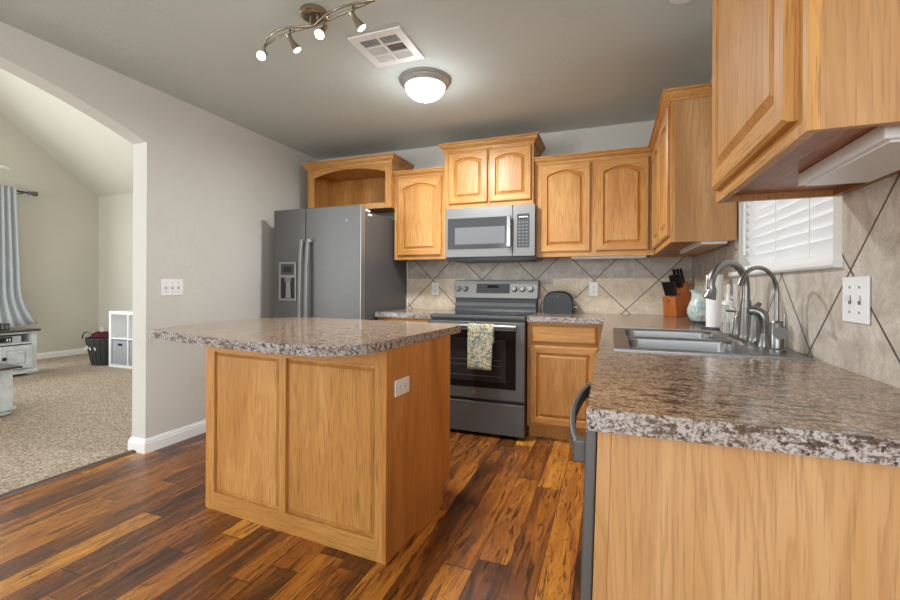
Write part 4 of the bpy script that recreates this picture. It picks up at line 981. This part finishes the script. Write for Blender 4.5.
# media cabinet
t = thing('media_cabinet', 'distressed white media cabinet with dark top under the curtain', 'cabinet', (-7.0, 2.5, 0))
xF, xB, ya, yb = -6.79, -7.25, 1.7, 3.262
link('top', MB().box(xB - .01, xF + .03, ya, yb + .03, .548, .575), DTOP, t, bevel=.004, label='dark weathered wood top')
q = MB(); q.box(xB, xF, ya, ya + .03, .05, .548).box(xB, xF, yb - .045, yb, .05, .548).box(xB, xF, 2.87, 2.90, .05, .548).box(xB, xB + .015, ya + .03, yb - .045, .05, .548).box(xB + .015, xF, 2.90, yb - .045, .05, .085).box(xB + .015, xF, 2.90, yb - .045, .40, .42).box(xB + .015, xF - .01, 2.90, yb - .045, .525, .548).box(xB + .015, xF, ya + .03, 2.87, .05, .548)
link('body', q, DWHITE, t)
link('plinth', MB().box(xB - .01, xF + .02, ya, yb + .015, .035, .06), DWHITE, t, bevel=.004)
for y in (1.78, yb - .045):
    for x in (xF - .05, xB + .05): link('foot', MB().lathe([(.03, .004), (.045, .015), (.045, .024), (.03, .035)], (x, y, 0), 20), DWHITE, t, smooth=True)
fn = lambda a, z_, d: (xF + d, a, z_)
door(t, 2.905, yb - .05, .095, .385, fn, 0, .05, mz=DWHITE, mx=DWHITE)
link('knob', MB().tube([(xF + .02, 2.935, .24), (xF + .045, 2.935, .24)], [.012, .022], 14), BLACK, t, smooth=True)
t = thing('media_player', 'silver and black media player in the open shelf of the media cabinet', 'electronics', (-6.95, 3.05, .42))
link('case', MB().box(-7.1, -6.83, 2.91, 3.13, .4205, .50), plain('silver_case', (196, 200, 206), .4), t, bevel=.003); link('front_panel', MB().box(-6.8299, -6.825, 2.911, 3.04, .43, .495), BLACK, t)
q = MB().box(-6.8249, -6.823, 2.985, 3.0, .445, .475).box(-6.8249, -6.823, 3.01, 3.025, .445, .475); link('display', q, WPLAS, t)
t = thing('decorative_box', 'low dark slatted box on top of the media cabinet', 'box', (-7.0, 2.85, .575))
link('box', MB().box(-7.12, -6.9, 2.6, 3.05, .5755, .655), DARK, t, bevel=.003); q = MB()
for k_ in range(11): q.box(-6.8999, -6.893, 2.61 + k_ * .04, 2.635 + k_ * .04, .59, .64)
link('slats', q, GREYP, t)
# coffee table
t = thing('coffee_table', 'white coffee table with brown top at the left edge on the carpet', 'table', (-5.3, 1.7, 0))
link('top', MB().box(-5.95, -4.80, 1.25, 2.21, .405, .425), DTOP, t, bevel=.004, label='brown wooden top')
link('body', MB().box(-5.9, -4.85, 1.30, 2.165, .075, .4045), DWHITE, t); link('base_moulding', MB().box(-5.92, -4.835, 1.285, 2.185, .05, .0745), DWHITE, t, bevel=.005)
for x in (-5.85, -4.90):
    for y in (1.35, 2.115): link('foot', MB().lathe([(.035, .0045), (.058, .018), (.058, .032), (.04, .0495)], (x, y, 0), 20), DWHITE, t, smooth=True)
# cube shelf and bins
t = thing('cube_shelf', 'white two-by-two cube shelf against the far living room wall', 'shelf', (-6.1, 4.1, 0))
sx0, sx1, sy0, sy1, H = -6.49, -5.72, 3.915, 4.30, .77
q = MB(); q.box(sx0, sx1, sy0, sy1, .005, .043).box(sx0, sx1, sy0, sy1, H - .038, H).box(sx0, sx0 + .038, sy0, sy1, .043, H - .038).box(sx1 - .038, sx1, sy0, sy1, .043, H - .038)
link('frame', q, WPLAS, t); xm = (sx0 + sx1) / 2
link('divider', MB().box(xm - .009, xm + .009, sy0 + .002, sy1, .043, H - .038).box(sx0 + .038, xm - .009, sy0 + .002, sy1, .39, .408).box(xm + .009, sx1 - .038, sy0 + .002, sy1, .39, .408), WPLAS, t)
link('back', MB().box(sx0 + .038, xm - .009, sy1 - .006, sy1 - .001, .408, H - .038).box(xm + .009, sx1 - .038, sy1 - .006, sy1 - .001, .408, H - .038), plain('shelf_back', (222, 223, 226), .5), t)
for k_, (a, b_) in enumerate(((sx0 + .052, xm - .018), (xm + .018, sx1 - .05))):
    t = thing('storage_bin', ['grey fabric bin in the lower left cube of the white shelf', 'grey fabric bin in the lower right cube, mostly behind the wall end'][k_], 'storage bin', ((a + b_) / 2, 4.08, .043), 0, 'fabric bins in the cube shelf')
    link('bin', MB().box(a, b_, sy0 + .015, sy1 - .04, .0435, .375), FABG, t, bevel=.006)
    link('handle_hole', MB().box((a + b_) / 2 - .045, (a + b_) / 2 + .045, sy0 + .0135, sy0 + .0149, .30, .33), BLACK, t)
# basket
bc = (-6.755, 4.03, .004)
t = thing('laundry_basket', 'dark woven basket with white lettering and a round handle', 'basket', bc)
def ov(r, z_): return (r, z_)
ME = Matrix.Diagonal((1, .85, 1, 1))
link('body', MB().lathe([(.165, .0005), (.168, .004), (.245, .36), (.252, .365), (.252, .385), (.240, .385), (.238, .36), (.16, .012)], bc, 40, ME), WIRE, t, smooth=True)
q = MB()
for k_ in range(20):
    a = 2 * PI * k_ / 20; q.tube([(bc[0] + .171 * math.cos(a), bc[1] + .171 * .85 * math.sin(a), .01), (bc[0] + .249 * math.cos(a), bc[1] + .249 * .85 * math.sin(a), .365)], .005, 6)
link('ribs', q, DARK, t, smooth=True)
link('handle', MB().tube([(bc[0] - .10 + .11 * math.cos(a * PI / 14), bc[1] - .17, .375 + .10 * math.sin(a * PI / 14)) for a in range(15)], .008, 8), BLACK, t, smooth=True)
q = MB(); yl = lambda z_: bc[1] - .85 * (.168 + (.077) * (z_ / .36)) - .012
import random as _r
_r.seed(3)
for (xx, zz) in ((-6.86, .24), (-6.80, .27), (-6.745, .25), (-6.64, .25)):
    pts = [(xx + .022 * math.sin(a * .9) + .0015 * a, yl(zz) - .004, zz + .022 * math.cos(a * 1.3)) for a in range(0, 9)]
    q.tube(pts, .0026, 6)
link('lettering', q, WPLAS, t, smooth=True)
o = link('blanket', MB().lathe([(.19, .390), (.205, .40), (.19, .43), (.14, .455), (.05, .46), (.01, .461)], (bc[0] + .02, bc[1], 0.002), 28, ME), MAROON, smooth=True)
for v in o.data.vertices: v.co.z += .012 * math.sin(v.co.x * 40) * math.cos(v.co.y * 33) if v.co.z > .39 else 0
recenter(o); tag(o, 'maroon blanket heaped inside the dark basket', 'blanket')
# ceiling fan (only one blade tip reaches the frame)
fc = Vector((-5.95, 1.935, 2.365))
t = thing('ceiling_fan', 'white ceiling fan with one blade tip at the left edge', 'fan', tuple(fc))
zc = gz(fc.y)
link('downrod', MB().tube([fc + Vector((0, 0, .08)), (fc.x, fc.y, zc - .002)], .012, 10), WPLAS, t, smooth=True)
link('motor', MB().lathe([(.05, -.10), (.10, -.07), (.12, -.03), (.12, .03), (.08, .07), (.02, .085)], tuple(fc), 32), WPLAS, t, smooth=True)
ang0 = 0
for k_ in range(5):
    ang = math.radians(92) + 2 * PI * k_ / 5; M = Matrix.Translation(fc) @ Matrix.Rotation(ang, 4, 'Z') @ Matrix.Rotation(math.radians(20), 4, 'X')
    q = MB().prism(soft_poly([(.20, -.06), (.68, -.075), (.68, .075), (.20, .06)], [.02, .04, .04, .02]), -.004, .004, lambda a, b_, c: tuple(M @ Vector((a, b_, c)))); q.box(0, 0, 0, 0, 0, 0) if False else None
    bl_ = link('blade', q, WPLAS, t)
    q = MB().prism([(.10, -.015), (.24, -.015), (.24, .015), (.10, .015)], -.008, -.0045, lambda a, b_, c: tuple(M @ Vector((a, b_, c)))); link('blade_iron', q, WPLAS, bl_)
